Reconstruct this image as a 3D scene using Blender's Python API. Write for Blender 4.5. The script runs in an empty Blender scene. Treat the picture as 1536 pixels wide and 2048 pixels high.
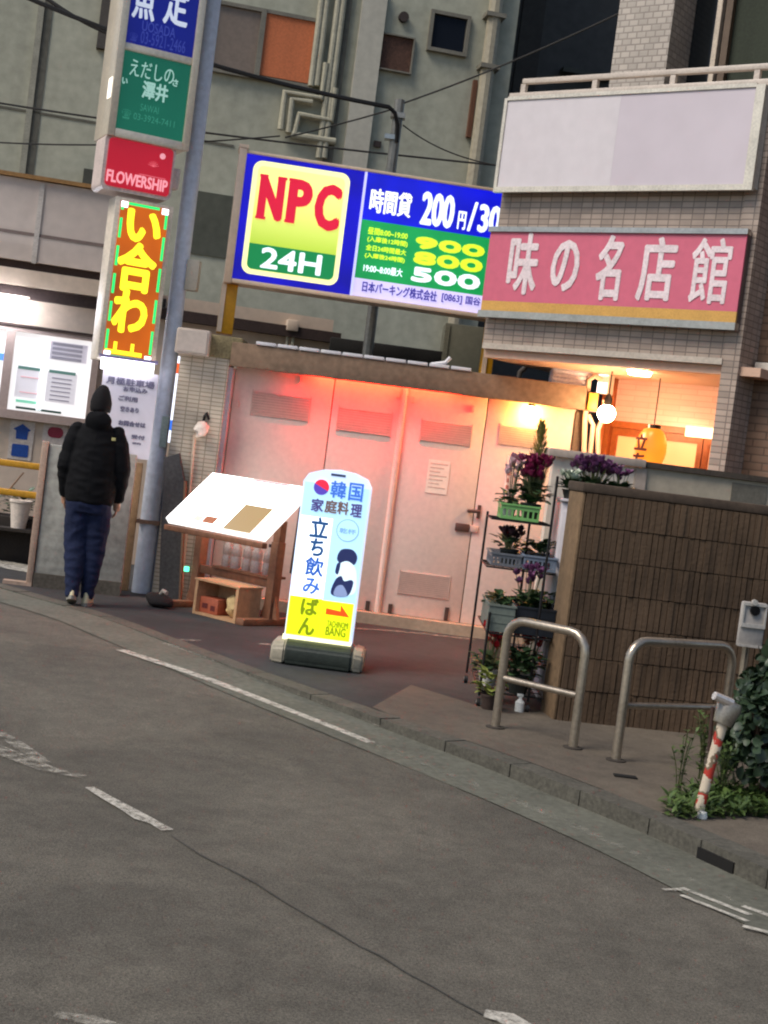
import bpy, bmesh, math, random
from mathutils import Vector, Matrix, noise
random.seed(7)
SC = bpy.context.scene
COL = SC.collection
R = math.radians
# ------------------------------------------------------------------ camera
F, ROLL, HY, EYE = 2900.0, R(7.3), 908.0, 1.5
_d = (1024 - HY) * math.cos(ROLL)
PITCH = math.atan2(_d, F)
cam = bpy.data.cameras.new('camera'); camo = bpy.data.objects.new('camera', cam); COL.objects.link(camo)
cam.sensor_fit = 'VERTICAL'; cam.sensor_height = 36.0; cam.lens = F / 2048 * 36.0
cam.clip_start = 0.1; cam.clip_end = 400
fwd = Vector((0, math.cos(PITCH), -math.sin(PITCH))); up0 = Vector((0, math.sin(PITCH), math.cos(PITCH))); rt0 = Vector((1, 0, 0))
rt = rt0 * math.cos(ROLL) + up0 * math.sin(ROLL); up = -rt0 * math.sin(ROLL) + up0 * math.cos(ROLL)
camo.matrix_world = Matrix(((rt.x, up.x, -fwd.x, 0), (rt.y, up.y, -fwd.y, 0), (rt.z, up.z, -fwd.z, EYE), (0, 0, 0, 1)))
SC.camera = camo
# ------------------------------------------------------------------ light
EXPO = 2.4
SC.view_settings.view_transform = 'Standard'; SC.view_settings.look = 'None'
SC.view_settings.exposure = EXPO; SC.view_settings.gamma = 1.0
SUN_EL, SUN_AZ = R(50), R(236)      # street light side: behind the camera, to the left
w = bpy.data.worlds.new('World'); SC.world = w; w.use_nodes = True
nt = w.node_tree; bg = nt.nodes['Background']
sky = nt.nodes.new('ShaderNodeTexSky'); sky.sky_type = 'NISHITA'; sky.sun_disc = False
sky.sun_elevation = SUN_EL; sky.sun_rotation = SUN_AZ
nt.links.new(sky.outputs[0], bg.inputs[0]); bg.inputs[1].default_value = 0.022
sd = bpy.data.lights.new('sun', 'SUN'); sd.energy = 0.58; sd.angle = R(30); sd.color = (1.0, 0.91, 0.80)
so = bpy.data.objects.new('sun', sd); COL.objects.link(so)
sdir = Vector((math.sin(SUN_AZ) * math.cos(SUN_EL), math.cos(SUN_AZ) * math.cos(SUN_EL), math.sin(SUN_EL)))
so.rotation_euler = sdir.to_track_quat('Z', 'Y').to_euler()
so.location = (-3, -6, 12)
SC.cycles.use_denoising = True; SC.cycles.filter_width = 2.1
SC.cycles.sample_clamp_indirect = 4.0
SC.cycles.max_bounces = 6; SC.cycles.caustics_reflective = False; SC.cycles.caustics_refractive = False

# ------------------------------------------------------------------ measuring
def ray(px, py):
    u, v = px - 768, py - 1024
    return (fwd * F + rt * u - up * v) / F
CAMP = Vector((0, 0, EYE))
def at(px, py, Y):
    d = ray(px, py); return CAMP + d * (Y / d.y)
def gnd(px, py, z=0.0):
    d = ray(px, py); return CAMP + d * ((z - EYE) / d.z)
class Plane:
    """vertical plane: origin on the ground, u to the right, n to the viewer"""
    def __init__(s, x, y, deg):
        s.a = R(deg); s.o = Vector((x, y, 0)); s.u = Vector((math.cos(s.a), math.sin(s.a), 0)); s.n = Vector((math.sin(s.a), -math.cos(s.a), 0))
    def S(s, px, py, d=0.0):
        r = ray(px, py); o = s.o + s.n * d
        t = (o - CAMP).dot(s.n) / r.dot(s.n); p = CAMP + r * t
        return (p - o).dot(s.u), p.z
    def pt(s, a, z, d=0.0):
        return s.o + s.u * a + s.n * d + Vector((0, 0, z))

# ------------------------------------------------------------------ materials
def lin(c):
    f = lambda x: x / 12.92 if x <= 0.04045 else ((x + 0.055) / 1.055) ** 2.4
    return tuple(f(v / 255.0) for v in c[:3])
MATS = {}
def _base(name):
    m = bpy.data.materials.new(name); m.use_nodes = True
    n = m.node_tree.nodes; return m, n, m.node_tree.links, n['Principled BSDF']
def _n(n, t, **k):
    x = n.new(t)
    for a, b in k.items():
        if a in x.inputs: x.inputs[a].default_value = b
        else: setattr(x, a, b)
    return x
def mat(name, rgb=None, rough=0.7, metal=0.0, ns=6.0, na=0.25, bump=0.0, bs=40.0, ns2=None, spec=0.4, streak=1.0):
    """base colour broken up by two octaves of stains, optional bump"""
    if name in MATS: return MATS[name]
    m, n, l, b = _base(name)
    c = lin(rgb)
    tc = _n(n, 'ShaderNodeTexCoord'); mp = _n(n, 'ShaderNodeMapping'); mp.inputs['Scale'].default_value = (1, 1, streak)
    l.new(tc.outputs['Object'], mp.inputs[0])
    a = _n(n, 'ShaderNodeTexNoise', Scale=ns, Detail=6.0, Roughness=0.65); l.new(mp.outputs[0], a.inputs['Vector'])
    a2 = _n(n, 'ShaderNodeTexNoise', Scale=ns2 or ns * 9, Detail=4.0); l.new(tc.outputs['Object'], a2.inputs['Vector'])
    ad = _n(n, 'ShaderNodeMath', operation='ADD'); l.new(a.outputs[0], ad.inputs[0]); l.new(a2.outputs[0], ad.inputs[1])
    mr = _n(n, 'ShaderNodeMapRange'); l.new(ad.outputs[0], mr.inputs[0])
    mr.inputs[1].default_value = 0.65; mr.inputs[2].default_value = 1.35; mr.inputs[3].default_value = 1 - na; mr.inputs[4].default_value = 1 + na
    mx = _n(n, 'ShaderNodeMix', data_type='RGBA', blend_type='MULTIPLY'); mx.inputs[0].default_value = 1.0
    mx.inputs[6].default_value = (*c, 1)
    l.new(mr.outputs[0], mx.inputs[7]); l.new(mx.outputs[2], b.inputs['Base Color'])
    b.inputs['Roughness'].default_value = rough; b.inputs['Metallic'].default_value = metal; b.inputs['Specular IOR Level'].default_value = spec
    if bump:
        bn = _n(n, 'ShaderNodeTexNoise', Scale=bs, Detail=5.0); l.new(tc.outputs['Object'], bn.inputs['Vector'])
        bp = _n(n, 'ShaderNodeBump', Strength=bump, Distance=0.01); l.new(bn.outputs[0], bp.inputs['Height']); l.new(bp.outputs[0], b.inputs['Normal'])
    MATS[name] = m; return m
def emis(name, rgb=None, k=1.0, tex=0.0, sample=True, base=None):
    """a surface that gives off light; k = its brightness in the exposed picture"""
    if name in MATS: return MATS[name]
    m, n, l, b = _base(name)
    c = lin(rgb)
    b.inputs['Base Color'].default_value = (*[min(0.8, v) for v in (lin(base) if base else c)], 1); b.inputs['Roughness'].default_value = 0.35
    b.inputs['Emission Color'].default_value = (*c, 1); b.inputs['Emission Strength'].default_value = k / 2 ** EXPO
    if tex:
        tc = _n(n, 'ShaderNodeTexCoord')
        a = _n(n, 'ShaderNodeTexNoise', Scale=2.2, Detail=2.0); l.new(tc.outputs['Object'], a.inputs['Vector'])
        mr = _n(n, 'ShaderNodeMapRange'); l.new(a.outputs[0], mr.inputs[0])
        mr.inputs[1].default_value = 0.3; mr.inputs[2].default_value = 0.7; mr.inputs[3].default_value = k * (1 - tex) / 2 ** EXPO; mr.inputs[4].default_value = k * (1 + tex) / 2 ** EXPO
        l.new(mr.outputs[0], b.inputs['Emission Strength'])
    if not sample: m.cycles.emission_sampling = 'NONE'
    MATS[name] = m; return m
def tilemat(name, rgb, grout, tw, th, mortar=0.012, rough=0.35, off=0.5, var=0.2, bump=0.3, stain=0.3):
    """rows of tiles on any upright face: runs along (x+y, z) of the part"""
    if name in MATS: return MATS[name]
    m, n, l, b = _base(name)
    tc = _n(n, 'ShaderNodeTexCoord'); sp = _n(n, 'ShaderNodeSeparateXYZ'); l.new(tc.outputs['Object'], sp.inputs[0])
    ad = _n(n, 'ShaderNodeMath', operation='ADD'); l.new(sp.outputs[0], ad.inputs[0]); l.new(sp.outputs[1], ad.inputs[1])
    cb = _n(n, 'ShaderNodeCombineXYZ'); l.new(ad.outputs[0], cb.inputs[0]); l.new(sp.outputs[2], cb.inputs[1])
    br = _n(n, 'ShaderNodeTexBrick'); l.new(cb.outputs[0], br.inputs['Vector'])
    br.offset = off
    br.inputs['Scale'].default_value = 1.0; br.inputs['Brick Width'].default_value = tw; br.inputs['Row Height'].default_value = th
    br.inputs['Mortar Size'].default_value = mortar; br.inputs['Mortar Smooth'].default_value = 0.2; br.inputs['Bias'].default_value = 0.0
    c = lin(rgb); g = lin(grout)
    br.inputs['Color1'].default_value = (*[v * (1 + var) for v in c], 1); br.inputs['Color2'].default_value = (*[v * (1 - var) for v in c], 1); br.inputs['Mortar'].default_value = (*g, 1)
    a = _n(n, 'ShaderNodeTexNoise', Scale=1.7, Detail=7.0, Roughness=0.7); l.new(tc.outputs['Object'], a.inputs['Vector'])
    mr = _n(n, 'ShaderNodeMapRange'); l.new(a.outputs[0], mr.inputs[0]); mr.inputs[1].default_value = 0.3; mr.inputs[2].default_value = 0.7
    mr.inputs[3].default_value = 1 - stain; mr.inputs[4].default_value = 1 + stain
    mx = _n(n, 'ShaderNodeMix', data_type='RGBA', blend_type='MULTIPLY'); mx.inputs[0].default_value = 1.0
    l.new(br.outputs['Color'], mx.inputs[6]); l.new(mr.outputs[0], mx.inputs[7]); l.new(mx.outputs[2], b.inputs['Base Color'])
    b.inputs['Roughness'].default_value = rough
    iv = _n(n, 'ShaderNodeMath', operation='SUBTRACT'); iv.inputs[0].default_value = 1.0; l.new(br.outputs['Fac'], iv.inputs[1])
    bp = _n(n, 'ShaderNodeBump', Strength=bump, Distance=0.006); l.new(iv.outputs[0], bp.inputs['Height']); l.new(bp.outputs[0], b.inputs['Normal'])
    MATS[name] = m; return m
def glassmat(name, rgb, rough=0.08):
    if name in MATS: return MATS[name]
    m, n, l, b = _base(name)
    b.inputs['Base Color'].default_value = (*lin(rgb), 1); b.inputs['Roughness'].default_value = rough; b.inputs['Specular IOR Level'].default_value = 0.6
    tc = _n(n, 'ShaderNodeTexCoord'); a = _n(n, 'ShaderNodeTexNoise', Scale=3.0); l.new(tc.outputs['Object'], a.inputs['Vector'])
    bp = _n(n, 'ShaderNodeBump', Strength=0.04); l.new(a.outputs[0], bp.inputs['Height']); l.new(bp.outputs[0], b.inputs['Normal'])
    MATS[name] = m; return m

# ------------------------------------------------------------------ mesh building
class MB:
    def __init__(s): s.bm = bmesh.new()
    def box(s, x0, x1, y0, y1, z0, z1, bev=0.0):
        if x0 > x1: x0, x1 = x1, x0
        if y0 > y1: y0, y1 = y1, y0
        if z0 > z1: z0, z1 = z1, z0
        t = bmesh.new() if bev else s.bm
        v = [t.verts.new((x, y, z)) for z in (z0, z1) for y in (y0, y1) for x in (x0, x1)]
        for f in ((0, 2, 3, 1), (4, 5, 7, 6), (0, 1, 5, 4), (2, 6, 7, 3), (0, 4, 6, 2), (1, 3, 7, 5)): t.faces.new([v[i] for i in f])
        if bev:
            bev = min(bev, 0.45 * min(x1 - x0, y1 - y0, z1 - z0))
            bmesh.ops.bevel(t, geom=t.edges[:], offset=bev, segments=2, profile=0.5, affect='EDGES')
            s.merge(t)
        return s
    def merge(s, t):
        me = bpy.data.meshes.new('tmp'); t.to_mesh(me); t.free(); s.bm.from_mesh(me); bpy.data.meshes.remove(me)
    def face(s, pts):
        s.bm.faces.new([s.bm.verts.new(p) for p in pts]); return s
    def tube(s, pts, r, seg=10, caps=True, squash=None):
        pts = [Vector(p) for p in pts]; rs = r if isinstance(r, (list, tuple)) else [r] * len(pts)
        rings = []; prev = None
        for i, p in enumerate(pts):
            d = (pts[min(i + 1, len(pts) - 1)] - pts[max(i - 1, 0)])
            d = d.normalized() if d.length > 1e-9 else Vector((0, 0, 1))
            if prev is None:
                a = Vector((0, 1, 0)) if abs(d.y) < 0.9 else Vector((1, 0, 0))
                x = d.cross(a).normalized()
            else:
                x = (prev - d * prev.dot(d)).normalized()
            prev = x; y = d.cross(x).normalized()
            rings.append([s.bm.verts.new(p + (x * math.cos(2 * math.pi * k / seg) + y * math.sin(2 * math.pi * k / seg)) * rs[i]) for k in range(seg)])
        for a, b in zip(rings, rings[1:]):
            for k in range(seg): s.bm.faces.new((a[k], a[(k + 1) % seg], b[(k + 1) % seg], b[k]))
        if caps: s.bm.faces.new(rings[0][::-1]); s.bm.faces.new(rings[-1])
        return s
    def rings(s, prof, seg=20, caps=True):
        """prof: list of (cx, cy, cz, rx, ry)"""
        rr = [[s.bm.verts.new((cx + rx * math.cos(2 * math.pi * k / seg), cy + ry * math.sin(2 * math.pi * k / seg), cz)) for k in range(seg)] for cx, cy, cz, rx, ry in prof]
        for a, b in zip(rr, rr[1:]):
            for k in range(seg): s.bm.faces.new((a[k], a[(k + 1) % seg], b[(k + 1) % seg], b[k]))
        if caps: s.bm.faces.new(rr[0][::-1]); s.bm.faces.new(rr[-1])
        return s
    def lathe(s, prof, c=(0, 0, 0), seg=18):
        return s.rings([(c[0], c[1], c[2] + z, max(r, 1e-4), max(r, 1e-4)) for r, z in prof], seg)
    def ball(s, c, r, sub=2, sc=(1, 1, 1)):
        t = bmesh.new(); bmesh.ops.create_icosphere(t, subdivisions=sub, radius=r)
        for v in t.verts: v.co = Vector((v.co.x * sc[0], v.co.y * sc[1], v.co.z * sc[2])) + Vector(c)
        s.merge(t); return s
    def prism(s, poly, y0, y1):
        """outline in (x, z) given depth y0..y1"""
        a = [s.bm.verts.new((x, y0, z)) for x, z in poly]; b = [s.bm.verts.new((x, y1, z)) for x, z in poly]
        n = len(poly); s.bm.faces.new(a); s.bm.faces.new(b[::-1])
        for i in range(n): s.bm.faces.new((a[i], b[i], b[(i + 1) % n], a[(i + 1) % n]))
        return s
    def build(s, name, m, parent=None, smooth=True, angle=35):
        bmesh.ops.recalc_face_normals(s.bm, faces=s.bm.faces[:])
        me = bpy.data.meshes.new(name); s.bm.to_mesh(me); s.bm.free()
        me.materials.append(m)
        if smooth:
            me.polygons.foreach_set('use_smooth', [True] * len(me.polygons)); me.set_sharp_from_angle(angle=R(angle))
        o = bpy.data.objects.new(name, me); COL.objects.link(o)
        if parent: o.parent = parent
        return o
def tag(o, label, cat, group=None):
    o['label'] = label; o['category'] = cat
    if group: o['group'] = group
    return o
def struct(o, kind='structure'):
    o['kind'] = kind; return o
def empty(name, label, cat, loc, rz=0.0, group=None):
    o = bpy.data.objects.new(name, None); COL.objects.link(o); o.location = loc; o.rotation_euler = (0, 0, rz); o.empty_display_size = 0.1
    return tag(o, label, cat, group)
def copy_tree(o, parent=None):
    c = o.copy(); COL.objects.link(c)
    if parent: c.parent = parent
    for ch in list(o.children): copy_tree(ch, c)
    return c
_TX = {}
def text_mesh(s, bold=0.0, shear=0.0):
    k = (s, bold, shear)
    if k in _TX: return _TX[k]
    cu = bpy.data.curves.new('t', 'FONT'); cu.body = s; cu.offset = bold; cu.resolution_u = 3; cu.size = 1.0; cu.shear = shear
    ob = bpy.data.objects.new('t', cu); COL.objects.link(ob)
    dg = bpy.context.evaluated_depsgraph_get(); dg.update()
    me = bpy.data.meshes.new_from_object(ob.evaluated_get(dg))
    vs = [tuple(v.co[:2]) for v in me.vertices]; fs = [tuple(p.vertices) for p in me.polygons]
    bpy.data.objects.remove(ob); bpy.data.curves.remove(cu); bpy.data.meshes.remove(me)
    _TX[k] = (vs, fs); return _TX[k]
class Thing:
    """a thing standing on / in a Plane; parts are given in plane coordinates (s, z, d towards the viewer)"""
    def __init__(s, name, label, cat, pl, s0, z0, d0=0.0, group=None):
        s.pl, s.s0, s.z0, s.d0 = pl, s0, z0, d0
        s.root = empty(name, label, cat, pl.pt(s0, z0, d0), pl.a, group)
    def L(s, a, z, d=0.0): return Vector((a - s.s0, -(d - s.d0), z - s.z0))
    def box(s, part, s0, s1, z0, z1, d0, d1, m, parent=None, bev=0.0, smooth=False):
        a = s.L(s0, z0, d0); b = s.L(s1, z1, d1)
        return MB().box(a.x, b.x, a.y, b.y, a.z, b.z, bev).build(part, m, parent or s.root, smooth or bev > 0)
    def boxes(s, part, lst, m, parent=None, bev=0.0):
        mb = MB()
        for s0, s1, z0, z1, d0, d1 in lst:
            a = s.L(s0, z0, d0); b = s.L(s1, z1, d1); mb.box(a.x, b.x, a.y, b.y, a.z, b.z, bev)
        return mb.build(part, m, parent or s.root, bev > 0)
    def tube(s, part, pts, r, m, parent=None, seg=10):
        return MB().tube([s.L(*p) for p in pts], r, seg).build(part, m, parent or s.root)
    def prism(s, part, poly, d0, d1, m, parent=None, smooth=False):
        return MB().prism([(a - s.s0, z - s.z0) for a, z in poly], -(d0 - s.d0), -(d1 - s.d0)).build(part, m, parent or s.root, smooth)
    def text(s, part, string, s0, s1, z0, z1, d, m, parent=None, fat=0.0, shear=0.0, n=8):
        """lettering fitted to a rectangle; fat = extra stroke width in metres (a brush drawn round the outline)"""
        vs, fs = text_mesh(string, 0.0, shear)
        if not vs: return None
        x0 = min(v[0] for v in vs); x1 = max(v[0] for v in vs); y0 = min(v[1] for v in vs); y1 = max(v[1] for v in vs)
        o0 = s.L(s0 + fat, z0 + fat, d); wd = s1 - s0 - 2 * fat; ht = z1 - z0 - 2 * fat
        pv = [(o0.x + (x - x0) / (x1 - x0) * wd, o0.z + (y - y0) / (y1 - y0) * ht) for x, y in vs]
        V = []; FF = []
        offs = [(0, 0)] + ([(fat * math.cos(2 * math.pi * k / n), fat * math.sin(2 * math.pi * k / n)) for k in range(n)] if fat else [])
        for i, (dx, dz) in enumerate(offs):
            b = len(V); V += [(x + dx, o0.y - 0.0004 * i, z + dz) for x, z in pv]; FF += [tuple(q + b for q in f) for f in fs]
        me = bpy.data.meshes.new(part); me.from_pydata(V, [], FF); me.materials.append(m)
        o = bpy.data.objects.new(part, me); COL.objects.link(o); o.parent = parent or s.root
        return o
    def strokes(s, part, lines, wd, d, m, parent=None):
        """brush strokes as thin flat bars; lines in plane coords"""
        mb = MB()
        for ln in lines:
            mb.tube([s.L(a, z, d) for a, z in ln], wd, 6)
        return mb.build(part, m, parent or s.root)
def rrect(s0, s1, z0, z1, r, n=5):
    p = []
    for cx, cz, a0 in ((s1 - r, z1 - r, 0), (s0 + r, z1 - r, 90), (s0 + r, z0 + r, 180), (s1 - r, z0 + r, 270)):
        for i in range(n + 1):
            a = R(a0 + 90 * i / n); p.append((cx + r * math.cos(a), cz + r * math.sin(a)))
    return p
def bez(p0, p1, p2, n=8):
    p0, p1, p2 = Vector(p0), Vector(p1), Vector(p2)
    return [p0 * (1 - t) ** 2 + p1 * 2 * t * (1 - t) + p2 * t * t for t in [i / n for i in range(n + 1)]]

# ================================================================== SETTING: ground
KERB = [(-12.0, 20.6), (-4.6, 13.35), (-2.9, 11.76), (-2.04, 10.95), (-1.46, 10.18), (-0.73, 9.19), (0.13, 8.18), (0.81, 7.39), (1.38, 6.56), (1.75, 5.89), (2.5, 4.5), (3.6, 2.2), (6.0, -4.0)]
def zr(y):
    t = min(1.0, max(0.0, (9.4 - y) / 2.2)); return -0.014 - 0.07 * t
def roadpt(px, py):
    z = -0.08
    for _ in range(6):
        p = gnd(px, py, z); z = zr(p.y)
    return p
def asphalt(name, rgb, patch, speck=0.5, rough=0.85):
    m, n, l, b = _base(name); c = lin(rgb); c2 = lin(patch)
    tc = _n(n, 'ShaderNodeTexCoord')
    big = _n(n, 'ShaderNodeTexNoise', Scale=0.9, Detail=5.0, Roughness=0.6, Distortion=0.6); l.new(tc.outputs['Object'], big.inputs['Vector'])
    mid = _n(n, 'ShaderNodeTexNoise', Scale=9.0, Detail=6.0, Roughness=0.7); l.new(tc.outputs['Object'], mid.inputs['Vector'])
    fine = _n(n, 'ShaderNodeTexNoise', Scale=105.0, Detail=6.0, Roughness=0.85); l.new(tc.outputs['Object'], fine.inputs['Vector'])
    vo = _n(n, 'ShaderNodeTexVoronoi', Scale=170.0); l.new(tc.outputs['Object'], vo.inputs['Vector'])
    ramp = _n(n, 'ShaderNodeMapRange'); ramp.inputs[1].default_value = 0.36; ramp.inputs[2].default_value = 0.64; l.new(big.outputs[0], ramp.inputs[0])
    mx = _n(n, 'ShaderNodeMix', data_type='RGBA'); mx.inputs[6].default_value = (*c, 1); mx.inputs[7].default_value = (*c2, 1); l.new(ramp.outputs[0], mx.inputs[0])
    s1 = _n(n, 'ShaderNodeMapRange'); s1.inputs[1].default_value = 0.3; s1.inputs[2].default_value = 0.7; s1.inputs[3].default_value = 1 - speck; s1.inputs[4].default_value = 1 + speck; l.new(fine.outputs[0], s1.inputs[0])
    s2 = _n(n, 'ShaderNodeMapRange'); s2.inputs[1].default_value = 0.3; s2.inputs[2].default_value = 0.7; s2.inputs[3].default_value = 0.82; s2.inputs[4].default_value = 1.18; l.new(mid.outputs[0], s2.inputs[0])
    mu = _n(n, 'ShaderNodeMath', operation='MULTIPLY'); l.new(s1.outputs[0], mu.inputs[0]); l.new(s2.outputs[0], mu.inputs[1])
    m2 = _n(n, 'ShaderNodeMix', data_type='RGBA', blend_type='MULTIPLY'); m2.inputs[0].default_value = 1.0; l.new(mx.outputs[2], m2.inputs[6]); l.new(mu.outputs[0], m2.inputs[7])
    l.new(m2.outputs[2], b.inputs['Base Color']); b.inputs['Roughness'].default_value = rough; b.inputs['Specular IOR Level'].default_value = 0.3
    bp = _n(n, 'ShaderNodeBump', Strength=0.5, Distance=0.004); l.new(vo.outputs['Distance'], bp.inputs['Height']); l.new(bp.outputs[0], b.inputs['Normal'])
    MATS[name] = m; return m
ROAD = asphalt('road asphalt', (102, 97, 87), (85, 81, 73), 0.75)
YARD = asphalt('yard asphalt', (64, 64, 65), (52, 52, 53), 0.5)
PAVE = asphalt('sidewalk pavers', (106, 97, 85), (90, 82, 73), 0.4)
CONC = mat('gutter concrete', (98, 98, 87), 0.85, ns=3, na=0.35, bump=0.3, bs=90)
KERBM = mat('kerb stone', (86, 83, 74), 0.85, ns=5, na=0.45, bump=0.4, bs=60)
def paint(name, rgb, wear):
    m, n, l, b = _base(name)
    tc = _n(n, 'ShaderNodeTexCoord'); a = _n(n, 'ShaderNodeTexNoise', Scale=16.0, Detail=10.0, Roughness=0.85); l.new(tc.outputs['Object'], a.inputs['Vector'])
    mr = _n(n, 'ShaderNodeMapRange'); mr.inputs[1].default_value = wear - 0.09; mr.inputs[2].default_value = wear + 0.16; l.new(a.outputs[0], mr.inputs[0])
    b.inputs['Base Color'].default_value = (*lin(rgb), 1); l.new(mr.outputs[0], b.inputs['Alpha']); b.inputs['Roughness'].default_value = 0.7
    MATS[name] = m; return m
WHITE_L = paint('road paint white', (214, 208, 194), 0.44)
WORN_L = paint('worn road paint', (186, 180, 166), 0.53)
FAINT_L = paint('almost gone road paint', (172, 168, 154), 0.585)
# road: one large sheet, a little lower towards the near kerb
mb = MB()
xs = [-60, -20, -8, -4, 0, 4, 8, 20, 60]; ys = [-30, -6, 0, 2, 4, 6, 7.0, 7.6, 8.2, 8.8, 9.4, 11, 14, 20, 40, 90]
vg = [[mb.bm.verts.new((x, y, zr(y))) for x in xs] for y in ys]
for j in range(len(ys) - 1):
    for i in range(len(xs) - 1): mb.bm.faces.new((vg[j][i], vg[j][i + 1], vg[j + 1][i + 1], vg[j + 1][i]))
struct(mb.build('road', ROAD, smooth=False))
def offs(line, dist):
    out = []
    for i, p in enumerate(line):
        a = Vector(line[max(i - 1, 0)]); b = Vector(line[min(i + 1, len(line) - 1)]); t = (b - a).normalized()
        nrm = Vector((t.y, -t.x))       # away from the road is the other side
        out.append((p[0] - nrm.x * dist, p[1] - nrm.y * dist))
    return out
def smoothline(line, k=4):
    P = [Vector(p) for p in line]; out = []
    for i in range(len(P) - 1):
        p0, p1, p2, p3 = P[max(i - 1, 0)], P[i], P[i + 1], P[min(i + 2, len(P) - 1)]
        for j in range(k):
            t = j / k
            out.append(tuple(0.5 * ((2 * p1) + (p2 - p0) * t + (2 * p0 - 5 * p1 + 4 * p2 - p3) * t * t + (3 * p1 - p0 - 3 * p2 + p3) * t ** 3)))
    out.append(tuple(P[-1])); return out
KL = smoothline(KERB)
KR = offs(KL, -0.0)
side = 1 if offs([(0, 0), (1, -1)], 1.0)[0][1] > 0 else -1     # sign that leads away from the road
KB = offs(KL, side * 0.15); G1 = offs(KL, -side * 0.42)
def strip(name, A, B, za, zb, m, kind='structure'):
    mb = MB(); va = [mb.bm.verts.new((x, y, za(y))) for x, y in A]; vb = [mb.bm.verts.new((x, y, zb(y))) for x, y in B]
    for i in range(len(A) - 1): mb.bm.faces.new((va[i], va[i + 1], vb[i + 1], vb[i]))
    return struct(mb.build(name, m, smooth=False), kind)
strip('gutter', KL, G1, lambda y: zr(y) + 0.014, lambda y: zr(y) + 0.005, CONC)
# kerb stones: separate blocks with joints along the edge of the pavement
mb = MB()
acc = 0.0
for i in range(len(KL) - 1):
    a, b = Vector(KL[i]), Vector(KL[i + 1]); a2, b2 = Vector(KB[i]), Vector(KB[i + 1]); n = max(1, int((b - a).length / 0.6 + 0.5))
    for k in range(n):
        g = 0.004 / max(0.1, (b - a).length)
        t0, t1 = k / n + g * (i % 2 == 0), (k + 1) / n - g * (i % 2); j = 0.004 * math.sin(7.1 * (i // 2))
        q = [a.lerp(b, t0), a.lerp(b, t1), a2.lerp(b2, t1), a2.lerp(b2, t0)]
        top = [mb.bm.verts.new((p.x, p.y, 0.008 + j)) for p in q]; bot = [mb.bm.verts.new((p.x, p.y, -0.2)) for p in q]
        mb.bm.faces.new(top)
        for e in range(4): mb.bm.faces.new((top[e], top[(e + 1) % 4], bot[(e + 1) % 4], bot[e]))
struct(mb.build('kerb', KERBM, smooth=False))
mb = MB(); va = [mb.bm.verts.new((x, y, 0)) for x, y in KB]
far = [mb.bm.verts.new((p[0] + 60 + max(0, (20 - p[1])), p[1] + 55, 0)) for p in KB]
for i in range(len(KB) - 1): mb.bm.faces.new((va[i], va[i + 1], far[i + 1], far[i]))
struct(mb.build('forecourt_ground', YARD, smooth=False))
# paved part of the sidewalk
pv = [p for p in offs(KL, side * 0.155) if 1.5 < p[1] < 8.45]
a = gnd(744, 1416); b = gnd(822, 1371); 
mb = MB(); mb.face([(a.x, a.y, 0.005)] + [(x, y, 0.005) for x, y in pv] + [(6.5, 1.6, 0.005), (7.5, 9.0, 0.005), (3.4, 9.6, 0.005), (0.72, 9.1, 0.005), (b.x, b.y, 0.005)])
struct(mb.build('sidewalk', PAVE, smooth=False))
def mark(name, pts, m, dz=0.009):
    mb = MB(); mb.face([(p.x, p.y, p.z + dz) for p in pts]); return struct(mb.build(name, m, smooth=False))
def markline(name, line, m, dz=0.009):
    """line: (px, py, half width m) run along the road"""
    P = [(roadpt(x, y), h) for x, y, h in line]; mb = MB(); va = []; vb = []
    for i, (p, h) in enumerate(P):
        t = (P[min(i + 1, len(P) - 1)][0] - P[max(i - 1, 0)][0]).normalized(); q = Vector((t.y, -t.x, 0)) * h
        va.append(mb.bm.verts.new((p.x + q.x, p.y + q.y, p.z + dz))); vb.append(mb.bm.verts.new((p.x - q.x, p.y - q.y, p.z + dz)))
    for i in range(len(P) - 1): mb.bm.faces.new((va[i], va[i + 1], vb[i + 1], vb[i]))
    return struct(mb.build(name, m, smooth=False))
EDGE_PX = [(242, 1302), (290, 1318), (345, 1336), (420, 1362), (495, 1390), (600, 1430), (680, 1461), (745, 1488)]
markline('edge_line', [(x, y, 0.045) for x, y in EDGE_PX], WHITE_L)
markline('worn_edge_line', [(760, 1492, 0.05), (880, 1540, 0.05), (980, 1583, 0.05), (1100, 1632, 0.045), (1230, 1690, 0.045), (1400, 1765, 0.05), (1536, 1830, 0.05)], FAINT_L)
markline('gutter_edge_line', [(330, 1292, 0.03), (420, 1322, 0.03), (520, 1362, 0.03), (620, 1402, 0.03), (720, 1440, 0.03), (770, 1462, 0.03)], WORN_L, 0.02)
markline('centre_line', [(-40, 1485, 0.05), (20, 1512, 0.06), (90, 1540, 0.05), (130, 1550, 0.035), (168, 1557, 0.03)], WORN_L)
markline('centre_line', [(0, 1470, 0.03), (40, 1497, 0.04), (90, 1530, 0.03)], WORN_L, 0.013)
markline('centre_line', [(178, 1578, 0.022), (215, 1600, 0.028), (255, 1622, 0.032), (285, 1640, 0.04), (310, 1650, 0.025), (334, 1664, 0.028)], WHITE_L)
markline('centre_line', [(968, 2032, 0.03), (1010, 2040, 0.045), (1060, 2070, 0.045)], WHITE_L)
markline('centre_line', [(110, 2034, 0.02), (180, 2046, 0.03), (260, 2075, 0.04)], WORN_L)
markline('road_lettering', [(1325, 1783, 0.012), (1362, 1783, 0.016)], WHITE_L)
markline('road_lettering', [(1362, 1780, 0.016), (1500, 1835, 0.016)], WHITE_L, 0.011)
markline('road_lettering', [(1362, 1795, 0.014), (1495, 1848, 0.014)], WHITE_L, 0.011)
markline('road_lettering', [(1485, 1818, 0.018), (1560, 1845, 0.02)], WHITE_L, 0.013)
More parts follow.
